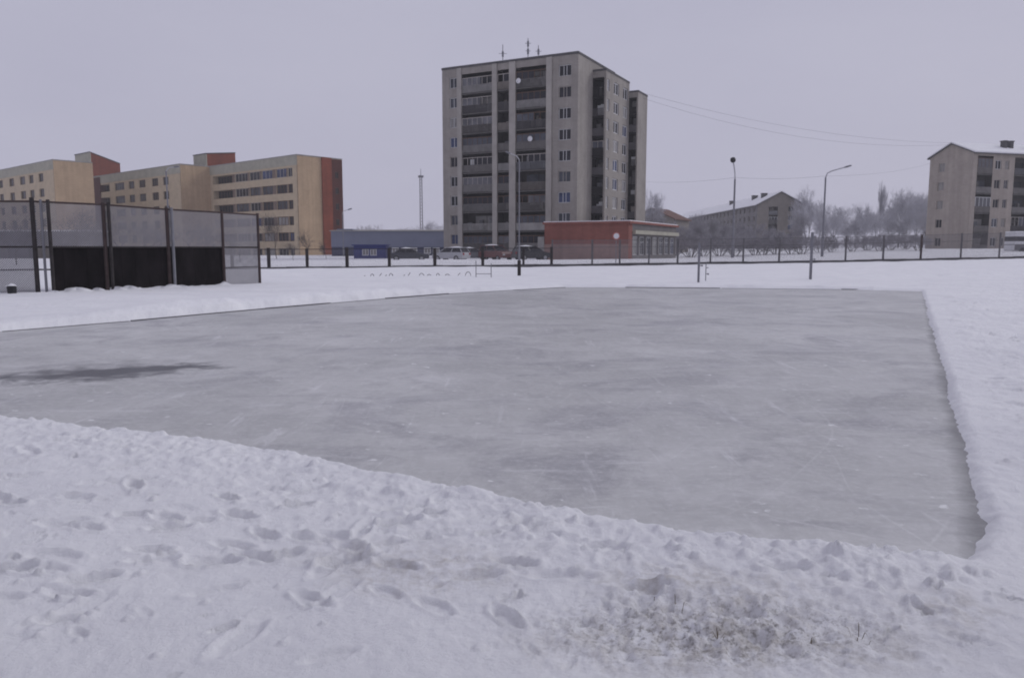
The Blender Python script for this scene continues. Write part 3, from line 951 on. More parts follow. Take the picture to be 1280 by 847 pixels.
penthouse(114, 190.5, 150, 205, 95, -4.5, 5)
penthouse(259, 192.5, 294, 191.5, 243, 4, 4)

# ------------------------------------------------------------------ five-storey block on the right
def gable_block(name, label, C, rot, depth, length, z_e, z_r, wall_m, side_m, nfl, z0, recess, chim, mirror=False):
    """origin = near corner; +x = along gable (depth), long face on plane x=0 (mirror: runs along -y)"""
    b = thing(name, label, 'apartment block', C, rot)
    return b
CR = at(1217.5, 190.5, 125.0)
RB = Vector((CR.x, CR.y)); ZR = CR.z
ag = math.radians(-16.1)                                   # gable recedes back-left
GD = Vector((math.sin(ag), math.cos(ag))); LD = Vector((GD.y, -GD.x))   # long face runs right
rotR = math.atan2(LD.y, LD.x)
rblk = thing('gabled_apartment_block', 'five storey beige apartment block with snowy pitched roof at the right edge', 'apartment block', (CR.x, CR.y, 0), rotR)
# local x = LD, local y = GD
WG = hit(1161, 230, RB, GD)[0]
ZAp = hit(1185.5, 181, RB, GD)[1]
gf = Face((0, 0, 0), (0, 1, 0), (-1, 0, 0)); lf = Face((0, 0, 0), (1, 0, 0), (0, -1, 0))
LR = 46.0
w = MB()
FHr = (ZR - 1.4) / 5; rr = [1.2 + FHr * i for i in range(5)]
gh = []
for z in rr:
    gh.append((WG - 3.2, WG - 1.9, z + .8, z + 2.2))
gf.wall(w, 0, WG, 0, ZR, gh)
w.add([gf.p(0, ZR), gf.p(WG, ZR), gf.p(WG / 2, ZAp)], [(0, 1, 2)])
w.quad((0, WG, 0), (LR, WG, 0), (LR, WG, ZR), (0, WG, ZR)); w.quad((LR, 0, 0), (LR, WG, 0), (LR, WG, ZR), (LR, 0, ZR))
s_bal = (.35, hit(1248, 240, RB, LD)[0] * .68)
def ls(px): return hit(px, 240, RB, LD)[0]
lh = []
stacks = []
x = ls(1219.5)
stacks.append((x, ls(1239)))
wcols = [(ls(1242), ls(1249.5)), (ls(1254), ls(1259.5))]
st2 = (ls(1266), ls(1290))
stacks.append(st2)
k = st2[1] + 1.5
while k < LR - 8:
    wcols.append((k, k + 1.5)); wcols.append((k + 3, k + 4.2)); stacks.append((k + 5.5, k + 8.5)); k += 10
for a, b in wcols: lh += [(a, b, z + .8, z + 2.2) for z in rr]
big = [(a, b, 0.3, rr[4] + FHr - .25, 1.3) for a, b in stacks if b < LR]
lf.wall(w, 0, LR, 0, ZR, lh + big)
w.build('wall', M['khru_wall'], rblk)
for h in gh[:2]: window(gf, rblk, *h, M['frame_old'], M['glass_dark'])
for h in gh[2:]:
    window(gf, rblk, *h, M['frame_old'], M['curtain'])
for h in lh: window(lf, rblk, *h, M['frame_white'] if rnd.random() < .5 else M['frame_old'], rglass(), bars=(.5,))
for a, b in [s for s in stacks if s[1] < LR]:
    loggia_stack(lf, rblk, a + .01, b - .01, 1.25, .55, row=rr, FH=FHr)
def pitched(root, L, W, ze, za, over=.45, th=.16, mroof=None, snowy=True):
    r = MB()
    for (y0, y1, zz0, zz1) in ((-over, W / 2, ze - over * (za - ze) / (W / 2), za), (W + over, W / 2, ze - over * (za - ze) / (W / 2), za)):
        r.prism([(-over * .6, y0, zz0), (-over * .6, y1, zz1), (-over * .6, y1, zz1 + th), (-over * .6, y0, zz0 + th)], (L + over, 0, 0))
    ro = r.build('roof', mroof or M['concrete_dark'], root)
    if not snowy: return ro
    s = MB()
    for (y0, y1, zz0, zz1) in ((-over * .8, W / 2, ze - over * .8 * (za - ze) / (W / 2), za), (W + over * .8, W / 2, ze - over * .8 * (za - ze) / (W / 2), za)):
        s.prism([(-over * .45, y0, zz0 + th), (-over * .45, y1, zz1 + th), (-over * .45, y1, zz1 + th + .22), (-over * .45, y0, zz0 + th + .22)], (L + over * .7, 0, 0))
    s.build('snow_cover', M['snow_cap'], ro)
    return ro
rroof = pitched(rblk, LR, WG, ZR, ZAp)
for px in (1266, 1274, 1300):
    c = ls(px)
    mb = MB(); mb.box(c - .35, c + .35, WG / 2 - 2.4, WG / 2 - 1.7, ZR, ZAp + .45); mb.box(c - .42, c + .42, WG / 2 - 2.5, WG / 2 - 1.6, ZAp + .45, ZAp + .6)
    mb.build('chimney', M['concrete_dark'], rroof)

# ------------------------------------------------------------------ far gabled block between the trees
CM = at(947, 256, 205.0)
mblk = thing('gabled_apartment_block', 'distant grey apartment block with a snowy roof seen past the lamp posts', 'apartment block', (CM.x, CM.y, 0), math.radians(90 - 1.5))
# local x = away from the camera, local y = to the left -> use -y for the gable running right
MX = Vector((math.cos(math.radians(88.5)), math.sin(math.radians(88.5)))); MR = Vector((MX.y, -MX.x))
MB0 = Vector((CM.x, CM.y)); ZM = CM.z
WM = hit(1005, 256, MB0, MR)[0]; ZMa = hit(976.5, 240.5, MB0, MR)[1]; LM = 125.0
gfm = Face((0, 0, 0), (0, -1, 0), (-1, 0, 0)); lfm = Face((0, 0, 0), (1, 0, 0), (0, 1, 0))
w = MB()
FHm = (ZM - 1.2) / 5; rm = [1.0 + FHm * i for i in range(5)]
gm = [(3.0, 5.3, .3, rm[4] + FHm - .3, 1.3)]
gw = [(WM - 4, WM - 2.6, z + .8, z + 2.2) for z in rm]
gfm.wall(w, 0, WM, 0, ZM, gm + gw)
w.add([gfm.p(0, ZM), gfm.p(WM, ZM), gfm.p(WM / 2, ZMa)], [(0, 1, 2)])
w.quad((0, -WM, 0), (LM, -WM, 0), (LM, -WM, ZM), (0, -WM, ZM))
w.build('wall', M['khru_far'], mblk)
w = MB(); lw = []
k = 2.0
while k < LM - 4:
    lw += [(k, k + 1.6, z + .8, z + 2.2) for z in rm]; k += 4.6
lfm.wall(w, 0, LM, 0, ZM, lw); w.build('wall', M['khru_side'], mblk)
for h in gw: window(gfm, mblk, *h, M['frame_old'], rglass())
for h in lw[:60]: window(lfm, mblk, *h, M['frame_old'], M['glass_dark'])
pm = MB()
for h in lw[60:]: pm.quad(lfm.p(h[0], h[2], -.17), lfm.p(h[1], h[2], -.17), lfm.p(h[1], h[3], -.17), lfm.p(h[0], h[3], -.17))
wo = pm.build('window', M['glass_dark'], mblk); wo['kind'] = 'stuff'
loggia_stack(gfm, mblk, 3.01, 5.29, 1.25, .3, row=rm, FH=FHm)
r = MB(); s = MB(); ov = .5
for (y0, y1) in ((ov, -WM / 2), (-WM - ov, -WM / 2)):
    zz = ZM - ov * (ZMa - ZM) / (WM / 2)
    r.prism([(-.4, y0, zz), (-.4, y1, ZMa), (-.4, y1, ZMa + .2), (-.4, y0, zz + .2)], (LM + .8, 0, 0))
    s.prism([(-.3, y0 * .99, zz + .2), (-.3, y1, ZMa + .2), (-.3, y1, ZMa + .45), (-.3, y0 * .99, zz + .45)], (LM + .6, 0, 0))
mr_ = r.build('roof', M['concrete_dark'], mblk); s.build('snow_cover', M['snow_cap'], mr_)
for k in (8, 17, 42):
    mb = MB(); mb.box(k, k + 1.2, -WM / 2 + 1.2, -WM / 2 + 2.6, ZM + 1, ZMa + .2); mb.box(k - .1, k + 1.3, -WM / 2 + 1.1, -WM / 2 + 2.7, ZMa + .2, ZMa + .4); mb.build('chimney', M['concrete_dark'], mr_)

# small brown-roofed house left of it
hh = at(842, 272, 150.0)
hs_ = thing('small_house', 'small house with a reddish brown gable roof behind the shop', 'house', (hh.x, hh.y, 0), math.radians(58))
W_, L_ = 9.0, 9.0
ze = hh.z - .2; za = at(857, 260.5, 152).z
w = MB(); w.box(0, L_, 0, W_, 0, ze); w.add([(0, 0, ze), (0, W_, ze), (0, W_ / 2, za)], [(0, 1, 2)]); w.add([(L_, 0, ze), (L_, W_, ze), (L_, W_ / 2, za)], [(0, 1, 2)])
w.build('wall', M['khru_far'], hs_)
pitched(hs_, L_, W_, ze, za, mroof=M['brown_roof'], snowy=False)
hfc = Face((0, 0, 0), (0, 1, 0), (-1, 0, 0))
for s0 in (1.5, 5.8): window(hfc, hs_, s0, s0 + 1.5, ze - 2.4, ze - .9, M['frame_old'], M['glass_dark'], rev=-.06)

# ------------------------------------------------------------------ warehouse, kiosk, sheds on the left
wl, wr = at(428, 289, 135), at(560, 290, 135)
wz = wl.z
wh = thing('warehouse', 'long low blue grey metal clad warehouse left of the tower', 'warehouse', (wl.x - 2, wl.y, 0), 0)
LW = wr.x - wl.x + 14
mb = MB(); mb.box(0, LW, 0, 18, 1.9, wz)
k = 0.0
while k < LW - .3:
    mb.box(k, k + .12, -.05, -.002, 1.95, wz - .05); k += .6
mb.build('wall', M['ware'], wh)
mb = MB(); mb.box(.05, LW - .05, .05, 17.9, 0, 1.9); mb.build('base_wall', M['ware_dark'], wh)
mb = MB(); mb.prism([(-.2, -.3, wz), (-.2, 18.3, wz), (-.2, 18.3, wz + .1), (-.2, 9, wz + .5), (-.2, -.3, wz + .12)], (LW + .4, 0, 0)); mb.build('roof', M['concrete'], wh)
mb = MB(); mb.box(.6, 3.4, 2, 8, wz, wz + .45); mb.build('roof_vent', M['ware'], wh)
f_w = Face((0, 0, 0), (1, 0, 0), (0, -1, 0))
for px in (490, 504, 513, 530, 541):
    x = at(px, 312, 135).x - wl.x + 2
    window(f_w, wh, x, x + 1.2, .75, 1.8, M['frame_white'], M['curtain'], rev=-.02, fw=.14)

kl, kr = at(442, 307, 98), at(482, 307, 98)
ki = thing('kiosk', 'dark blue kiosk with two white windows in front of the warehouse', 'kiosk', (kl.x, kl.y, 0), 0)
KW = kr.x - kl.x; KZ = kl.z
fk = Face((0, 0, 0), (1, 0, 0), (0, -1, 0))
kw_ = [(1.05, 1.9, .75, 1.6), (2.05, 2.9, .75, 1.6)]
mb = MB(); fk.wall(mb, 0, KW, 0, KZ, kw_, .1); mb.quad((0, 0, 0), (0, 2.4, 0), (0, 2.4, KZ), (0, 0, KZ)); mb.quad((KW, 0, 0), (KW, 2.4, 0), (KW, 2.4, KZ), (KW, 0, KZ)); mb.quad((0, 2.4, 0), (KW, 2.4, 0), (KW, 2.4, KZ), (0, 2.4, KZ))
mb.build('wall', M['blue'], ki)
for h in kw_: window(fk, ki, *h, M['frame_white'], M['curtain'], bars=(.5,), rev=.1, fw=.1)
mb = MB(); mb.box(-.2, KW + .2, -.3, 2.6, KZ, KZ + .14); mb.build('roof', M['blue'], ki)

gl_ = at(-70, 289, 118); gr_ = at(112, 289, 118)
sh = thing('garage_row', 'low dark grey garage row seen through the mesh at the far left', 'garage', (gl_.x, gl_.y, 0), 0)
GW = gr_.x - gl_.x
mb = MB(); mb.box(0, GW, 0, 6, 0, gl_.z); mb.build('wall', M['concrete_dark'], sh)
mb = MB(); mb.box(-.2, GW + .2, -.3, 6.2, gl_.z, gl_.z + .2); mb.build('roof', M['snow_cap'], sh)
for i in range(7):
    mb = MB(); mb.box(.4 + i * 3.2, 3.0 + i * 3.2, -.06, -.002, .1, 2.3); mb.build('garage_door', M['parapets'][i % 6], sh)

# television mast, far away
tm = at(526, 222, 200); 
mast = thing('lattice_mast', 'thin distant lattice mast rising behind the warehouse roof', 'mast', (tm.x, tm.y, 0), .3)
mb = MB(); hM = tm.z
cr = [(-.35, -.35), (.35, -.35), (.35, .35), (-.35, .35)]
for c in cr: mb.rod((c[0], c[1], 0), (c[0] * .7, c[1] * .7, hM), .07, .06, 4)
for i in range(24):
    z0, z1 = hM * i / 24, hM * (i + 1) / 24
    for j in range(4):
        a, b = cr[j], cr[(j + 1) % 4]
        mb.rod((a[0] * .9, a[1] * .9, z0), (b[0] * .9, b[1] * .9, z1), .04, .04, 3)
mb.build('tower_frame', M['steel'], mast)
mb = MB(); mb.box(-.6, .6, -.6, .6, hM, hM + .5); mb.rod((0, 0, hM + .5), (0, 0, hM + 2.2), .08, .05, 5); mb.build('antenna', M['steel'], mast)

# ------------------------------------------------------------------ long chain-link fence and its kerb
def fpt(px):                                               # point of the fence line under a pixel column
    d = ray(px, 325)
    det = d[0] * (-_fd.y) - d[1] * (-_fd.x)
    s = (d[0] * FA.y - d[1] * FA.x) / det
    p = Vector((FA.x, FA.y)) + _fd * s
    return s, p
kerb = MB()
s = -30.0
while s < FLEN + 10:
    a = Vector((FA.x, FA.y)) + _fd * s - FN * .02; b = a + _fd * 1.98; q = FN * .3
    za, zb = gz(*(a - FN * .4)), gz(*(b - FN * .4))
    h = .26 + .02 * math.sin(s * .7)
    kerb.add([(a.x, a.y, za - .2), (b.x, b.y, zb - .2), (b.x + q.x, b.y + q.y, zb - .2), (a.x + q.x, a.y + q.y, za - .2),
              (a.x, a.y, za + h), (b.x, b.y, zb + h), (b.x + q.x, b.y + q.y, zb + h), (a.x + q.x, a.y + q.y, za + h)],
             [(0, 1, 5, 4), (1, 2, 6, 5), (2, 3, 7, 6), (3, 0, 4, 7), (4, 5, 6, 7)])
    s += 2.0
struct(kerb.build('kerb', M['concrete_dark']))

def wire_panel(mb, p0, p1, z00, z01, z10, z11, pitch, t):
    """diagonal wires between p0 and p1 (plan), bottoms z00/z10, tops z01/z11; flat-sided wire of thickness t"""
    d = Vector((p1.x - p0.x, p1.y - p0.y)); L = d.length; d.normalize()
    nrm = Vector((-d.y, d.x, 0)) * (t * .5)
    Hh = ((z01 - z00) + (z11 - z10)) / 2
    def P(u, v):                                           # u in 0..L, v in 0..Hh
        f = u / L
        zb = z00 + (z10 - z00) * f; zt = z01 + (z11 - z01) * f
        return Vector((p0.x + d.x * u, p0.y + d.y * u, zb + (zt - zb) * v / Hh))
    for sgn in (1, -1):
        k = -Hh
        while k < L:
            if sgn > 0: a = (k, 0); b = (k + Hh, Hh)
            else: a = (k, Hh); b = (k + Hh, 0)
            u0, u1 = max(a[0], 0), min(b[0], L)
            if u1 > u0 + .01:
                def vv(u): return a[1] + (b[1] - a[1]) * (u - a[0]) / Hh
                A, B = P(u0, vv(u0)), P(u1, vv(u1))
                dirv = (B - A).normalized(); side = Vector((d.x, d.y, 0)).cross(Vector((0, 0, 1)))
                w2 = dirv.cross(side).normalized() * (t * .5)
                mb.quad(A - w2 + nrm * sgn, B - w2 + nrm * sgn, B + w2 + nrm * sgn, A + w2 + nrm * sgn)
                mb.quad(A - w2 - nrm * sgn, B - w2 - nrm * sgn, B + w2 - nrm * sgn, A + w2 - nrm * sgn)
            k += pitch

def fence(label, pxs, hfun, pw, rails, pitch, t, redpx=()):
    s0, p0 = fpt(pxs[0])
    root = thing('chain_link_fence', label, 'fence', (p0.x, p0.y, 0), 0)
    o = Vector((p0.x, p0.y, 0))
    posts = []
    for px in pxs:
        s, p = fpt(px)
        p = p + FN * .14
        h = hfun(px)
        zb = gz(p.x, p.y)
        posts.append((p, zb + .03, zb + h))
        w = pw * random.uniform(.85, 1.15)
        m = MB(); m.box(p.x - o.x - w / 2, p.x - o.x + w / 2, p.y - o.y - w / 2, p.y - o.y + w / 2, zb - .3, zb + h + random.uniform(0, .08))
        m.build('post', M['post_red'] if px in redpx else POSTM, root)
    for (a, az0, az1), (b, bz0, bz1) in zip(posts, posts[1:]):
        m = MB(); wire_panel(m, a - o.to_2d(), b - o.to_2d(), az0 + .15, az1 - .03, bz0 + .15, bz1 - .03, pitch, t)
        m.build('wire_mesh', M['wire_far'], root)
    for f in rails:
        m = MB()
        for (a, az0, az1), (b, bz0, bz1) in zip(posts, posts[1:]):
            m.rod((a.x - o.x, a.y - o.y, az0 + (az1 - az0) * f), (b.x - o.x, b.y - o.y, bz0 + (bz1 - bz0) * f), (.018 if POSTM != M['post'] else .026), n=5)
        m.build('rail', POSTM, root)
    return root
POSTM = M['post']
fence('low mesh fence with thick dark posts in front of the warehouse and parked cars', [290, 336, 384, 434, 487, 544, 604, 655, 690],
      lambda px: 1.62, .21, [.97], .11, .006)
POSTM = M['post_pale']
fence('tall wire mesh fence with dark posts running past the shop to the right edge', [691, 741, 775.5, 812, 848, 889, 930, 975, 1016, 1058, 1105, 1152, 1202, 1250, 1300, 1350],
      lambda px: float(np.interp(px, [690, 900, 1100, 1300], [2.25, 2.3, 2.5, 2.75])), .13, [.985, .72], .11, .008, redpx=(1152,))

# ------------------------------------------------------------------ the mesh cage on the left
CG = [at(p, y, d) for p, y, d in ((-75, 372, 26.6), (50, 371, 26.6), (135, 365, 28.4), (213, 361, 30.4), (281, 359, 32.6), (325, 357.5, 34.4))]
CGt = [at(p, y, g.y).z for (p, y), g in zip(((-75, 250.5), (49, 251), (135, 255), (213, 261), (281, 265), (324, 268)), CG)]
base0 = CG[1]
cage = thing('ball_court_cage', 'rusty mesh ball court enclosure with dark lower boards in the snow', 'enclosure', (base0.x, base0.y, 0), 0)
o2 = Vector((base0.x, base0.y))
pts = [(Vector((g.x, g.y)) - o2, zt) for g, zt in zip(CG, CGt)]
def cpost(p, zt, w, m, dx=0):
    mb = MB(); mb.rod((p.x + dx, p.y, -.3), (p.x + dx, p.y, zt + .05), w, w, 8); mb.build('post', m, cage)
for i, (p, zt) in enumerate(pts):
    if i == 1:
        cpost(p, zt + .06, .075, M['post'], -.05); cpost(p + Vector((.2, .08)), zt, .045, M['steel']); cpost(p + Vector((.42, .12)), zt, .06, M['post'])
    elif i in (2, 3):
        cpost(p, zt, .07, M['post_red']); cpost(p + Vector((.17, .06)), zt, .06, M['post'] if i == 2 else M['steel'])
    else:
        cpost(p, zt, .065, M['post_red'])
ZB = 1.70
for i, ((a, za), (b, zb)) in enumerate(zip(pts, pts[1:])):
    r = MB(); r.rod((a.x, a.y, za - .02), (b.x, b.y, zb - .02), .035, .035, 6); r.build('rail', M['post_red'], cage)
    r = MB(); r.rod((a.x, a.y, ZB), (b.x, b.y, ZB), .035, .035, 6); r.build('rail', M['post'], cage)
    lower = i in (0, 4)
    m = MB(); wire_panel(m, a, b, .05 if lower else ZB, za - .03, .05 if lower else ZB, zb - .03, .08, .0185)
    m.build('wire_mesh', M['wire'], cage)
    if not lower:
        d = (b - a).normalized(); nn = Vector((-d.y, d.x))
        e0, e1 = a + d * (.45 if i == 1 else .10), b - d * .03
        m = MB(); nb = 9
        for j in range(nb):
            q0, q1 = e0 + (e1 - e0) * (j / nb), e0 + (e1 - e0) * ((j + .992) / nb)
            off = nn * (.045 + .004 * (j % 2))
            m.prism([(q0.x + off.x, q0.y + off.y, -.2), (q1.x + off.x, q1.y + off.y, -.2), (q1.x + off.x + nn.x * .03, q1.y + off.y + nn.y * .03, -.2), (q0.x + off.x + nn.x * .03, q0.y + off.y + nn.y * .03, -.2)], (0, 0, ZB + .205 - .006 * (j % 3)))
        m.build('board', M['board'], cage)
    if i == 4:
        r = MB(); r.rod((a.x, a.y, .85), (b.x, b.y, .85), .02, .02, 5); r.build('rail', M['post'], cage)

# snow heaped along the boards
def lump_mesh(rx, ry, rz, seed, n=18):
    vs, fsx = [], []
    rr_ = random.Random(seed)
    ph = [rr_.uniform(0, 6.28) for _ in range(6)]
    for i in range(n):
        for j in range(7):
            t = 2 * PI * i / n; f = j / 6.0
            k = 1 + .18 * math.sin(3 * t + ph[0]) + .12 * math.sin(5 * t + ph[1]) + .08 * math.sin(9 * t + ph[2])
            vs.append((rx * k * f * math.cos(t), ry * k * f * math.sin(t), rz * (1 - f ** 1.7) * (1 + .2 * math.sin(4 * f + ph[3] + 2 * t)) - .04))
    for i in range(n):
        for j in range(6):
            fsx.append((i * 7 + j, i * 7 + j + 1, ((i + 1) % n) * 7 + j + 1, ((i + 1) % n) * 7 + j))
    return MB().add(vs, fsx)
for i in range(17):
    f = (i + .5) / 17
    px = 62 + f * 225
    d = float(np.interp(px, [50, 135, 213, 281], [26.6, 28.4, 30.4, 32.6])) - random.uniform(.15, .4)
    g = at(px, 360, d)
    z0 = gz(g.x, g.y) + .02
    lum = lump_mesh(random.uniform(.6, 1.1), random.uniform(.35, .55), random.uniform(.10, .26), i)
    o = lum.build('snow_heap', M['snow_cap'], None, (g.x, g.y, z0), random.uniform(-.4, .4), smooth=True)
    tag(o, 'small snow heap against the dark cage boards', 'snow heap', 'snow heaps against the cage boards')

# bin in front of the cage
bp_ = at(15.5, 372, 26.0)
bn = thing('litter_bin', 'small black litter bin topped with snow beside the mesh cage', 'bin', (bp_.x, bp_.y, gz(bp_.x, bp_.y)), 0)
mb = MB(); mb.rod((0, 0, -.05), (0, 0, .36), .12, .15, 12); mb.rod((0, 0, .36), (0, 0, .40), .165, .165, 12); mb.build('body', M['lamp_dark'], bn)
mb = lump_mesh(.16, .16, .09, 4); mb.v = [(a, b, c + .42) for a, b, c in mb.v]; mb.build('snow_cap', M['snow_cap'], bn, smooth=True)

# ------------------------------------------------------------------ posts, lamps, sign
def lamp_post(label, px, ytop, depth, r, arm=None, head=(.5, .16, .1), band=False, group='street lamps'):
    p = at(px, 320, depth); zt = at(px, ytop, depth).z; zg = gz(p.x, p.y)
    t = thing('street_lamp', label, 'street lamp', (p.x, p.y, zg), 0, group)
    zt -= zg
    mb = MB(); mb.rod((0, 0, -.2), (0, 0, zt), r, r * .75, 8)
    mb.rod((0, 0, -.2), (0, 0, min(2.2, zt * .25)), r * 1.35, r * 1.35, 8)
    mb.build('pole', M['steel'], t)
    if arm:
        ap = [Vector((0, 0, zt))] + [Vector((a, 0, zt + b)) for a, b in arm]
        mb = MB().path(ap, r * .55, 7); mb.build('arm', M['steel_light'], t)
        e = ap[-1]; d = (ap[-1] - ap[-2]).normalized()
    else:
        e = Vector((0, 0, zt)); d = Vector((1, 0, 0))
    hl, hw, hh_ = head
    mb = MB()
    side = Vector((0, 1, 0)); up = d.cross(side) * -1
    n = 8
    prof = [(0, .55), (.25, .95), (.6, 1), (.9, .8), (1, .35)]
    vs = []
    for f, k in prof:
        for i in range(n):
            a = 2 * PI * i / n
            vs.append(e + d * (hl * f) + side * (hw * k * math.cos(a)) + up * (hh_ * k * math.sin(a)))
    fsx = [(j * n + i, j * n + (i + 1) % n, (j + 1) * n + (i + 1) % n, (j + 1) * n + i) for j in range(len(prof) - 1) for i in range(n)]
    fsx += [tuple(range(n)), tuple(range((len(prof) - 1) * n, len(prof) * n))]
    mb.add(vs, fsx); mb.build('lamp_head', M['lamp_dark'] if hw > .2 else M['steel'], t, smooth=True)
    return t
L1 = lamp_post('street lamp with a short bent top and dark round head near the distant block', 915.5, 224, 84, .13, [(-.02, .6), (-.12, 1.25), (-.22, 1.75)], (.55, .33, .3))
L2 = lamp_post('street lamp with a long arm reaching right over the bare trees', 1027.5, 222, 84, .12, [(.15, .45), (.6, .68), (1.9, 1.05)], (.85, .16, .1))
L3 = lamp_post('thin street lamp standing against the balconies of the tower block', 649, 200, 44.5, .045, [(-.15, .22), (-.5, .36)], (.3, .08, .05))
lamp_post('slender street lamp pole rising behind the ball court cage', 213, 214, 58, .07, [(.2, .25), (.6, .3)], (.4, .1, .06))
lamp_post('small street lamp beside the red end of the cream building', 429.5, 268, 128, .09, [(.1, .5), (.9, .75)], (.7, .2, .12))
# dark base sleeve on lamp 3 is part of the pole
p3 = at(649, 347, 44.5)
mb = MB(); mb.rod((0, 0, -.1), (0, 0, .95), .1, .1, 8); mb.build('base_sleeve', M['post'], L3)

def post_thing(label, px, y0, y1, depth_z, r):
    g = gp(px, y1, depth_z); zt = at(px, y0, g.y).z
    t = thing('net_post', label, 'net post', (g.x, g.y, gz(g.x, g.y)), 0, 'net posts beyond the rink')
    h = zt - gz(g.x, g.y)
    mb = MB(); mb.rod((0, 0, -.2), (0, 0, h), r, r, 8); mb.rod((0, 0, h), (0, 0, h + .03), r * 1.2, r * .9, 8); mb.build('pole', M['steel'], t)
    mb = MB(); mb.rod((r, 0, h - .18), (r + .1, 0, h - .18), .02, .02, 6); mb.rod((r, 0, h * .45), (r + .09, 0, h * .45), .02, .02, 6); mb.rod((r + .09, -.04, h * .45), (r + .09, .04, h * .45), .045, .045, 6); mb.build('hook', M['steel'], t)
post_thing('tall grey net post standing beyond the far end of the ice', 1013, 291, 348, .12, .075)
post_thing('shorter grey net post standing in snow left of the tall one', 873, 304, 352, .10, .055)
post_thing('thin faint net post just right of the shorter grey post', 882, 330, 350, .10, .022)

g = fpt(777.5)[1] + FN * 1.2
zg = gz(g.x, g.y)
sg = thing('road_sign', 'round white and red traffic sign on a post before the red shop', 'traffic sign', (g.x, g.y, zg), 0)
zc = at(777.5, 295, g.y).z - zg
mb = MB(); mb.rod((0, .03, -.2), (0, .03, zc + .2), .035, .035, 6); mb.build('pole', M['steel'], sg)
mb = MB(); mb.rod((0, -.04, zc), (0, -.02, zc), .33, .33, 20); mb.build('plate', M['sign_red'], sg)
mb = MB(); mb.rod((0, -.046, zc), (0, -.041, zc), .24, .24, 20); mb.build('disc', M['white_paint'], sg)

# small frame and low hoop fence in the snow
g = gp(604.5, 347, .08)
fr_ = thing('metal_frame', 'small bare metal frame like a tiny goal standing in the snow', 'frame', (g.x, g.y, gz(g.x, g.y)), .05)
for x in (-.41, .41):
    mb = MB(); mb.rod((x, 0, -.15), (x, 0, 1.0 if x < 0 else .85), .024, .022, 6); mb.build('post', M['steel'], fr_)
mb = MB(); mb.rod((-.41, 0, .28), (.41, 0, .28), .018, .018, 6); mb.build('crossbar', M['steel'], fr_)
g0, g1 = gp(450, 347, .1), gp(588, 345, .1)
hf = thing('hoop_fence', 'row of low dark wire hoops poking out of the snow before the fence', 'low fence', (g0.x, g0.y, gz(g0.x, g0.y)), math.atan2(g1.y - g0.y, g1.x - g0.x))
LL = (g1 - g0).length
x = 0.0
while x < LL:
    w_ = random.uniform(.2, .36); hh2 = random.uniform(.14, .30)
    mb = MB(); ptsx = [(x + w_ / 2 - w_ / 2 * math.cos(a), random.uniform(-.02, .02), .06 + hh2 * math.sin(a)) for a in [i * PI / 7 for i in range(8)]]
    if random.random() < .3: ptsx = [(x, 0, .02), (x + w_, 0, .05 + hh2)]
    mb.path(ptsx, .016, 5); mb.build('hoop', M['post'], hf)
    x += w_ + random.uniform(.02, .5)

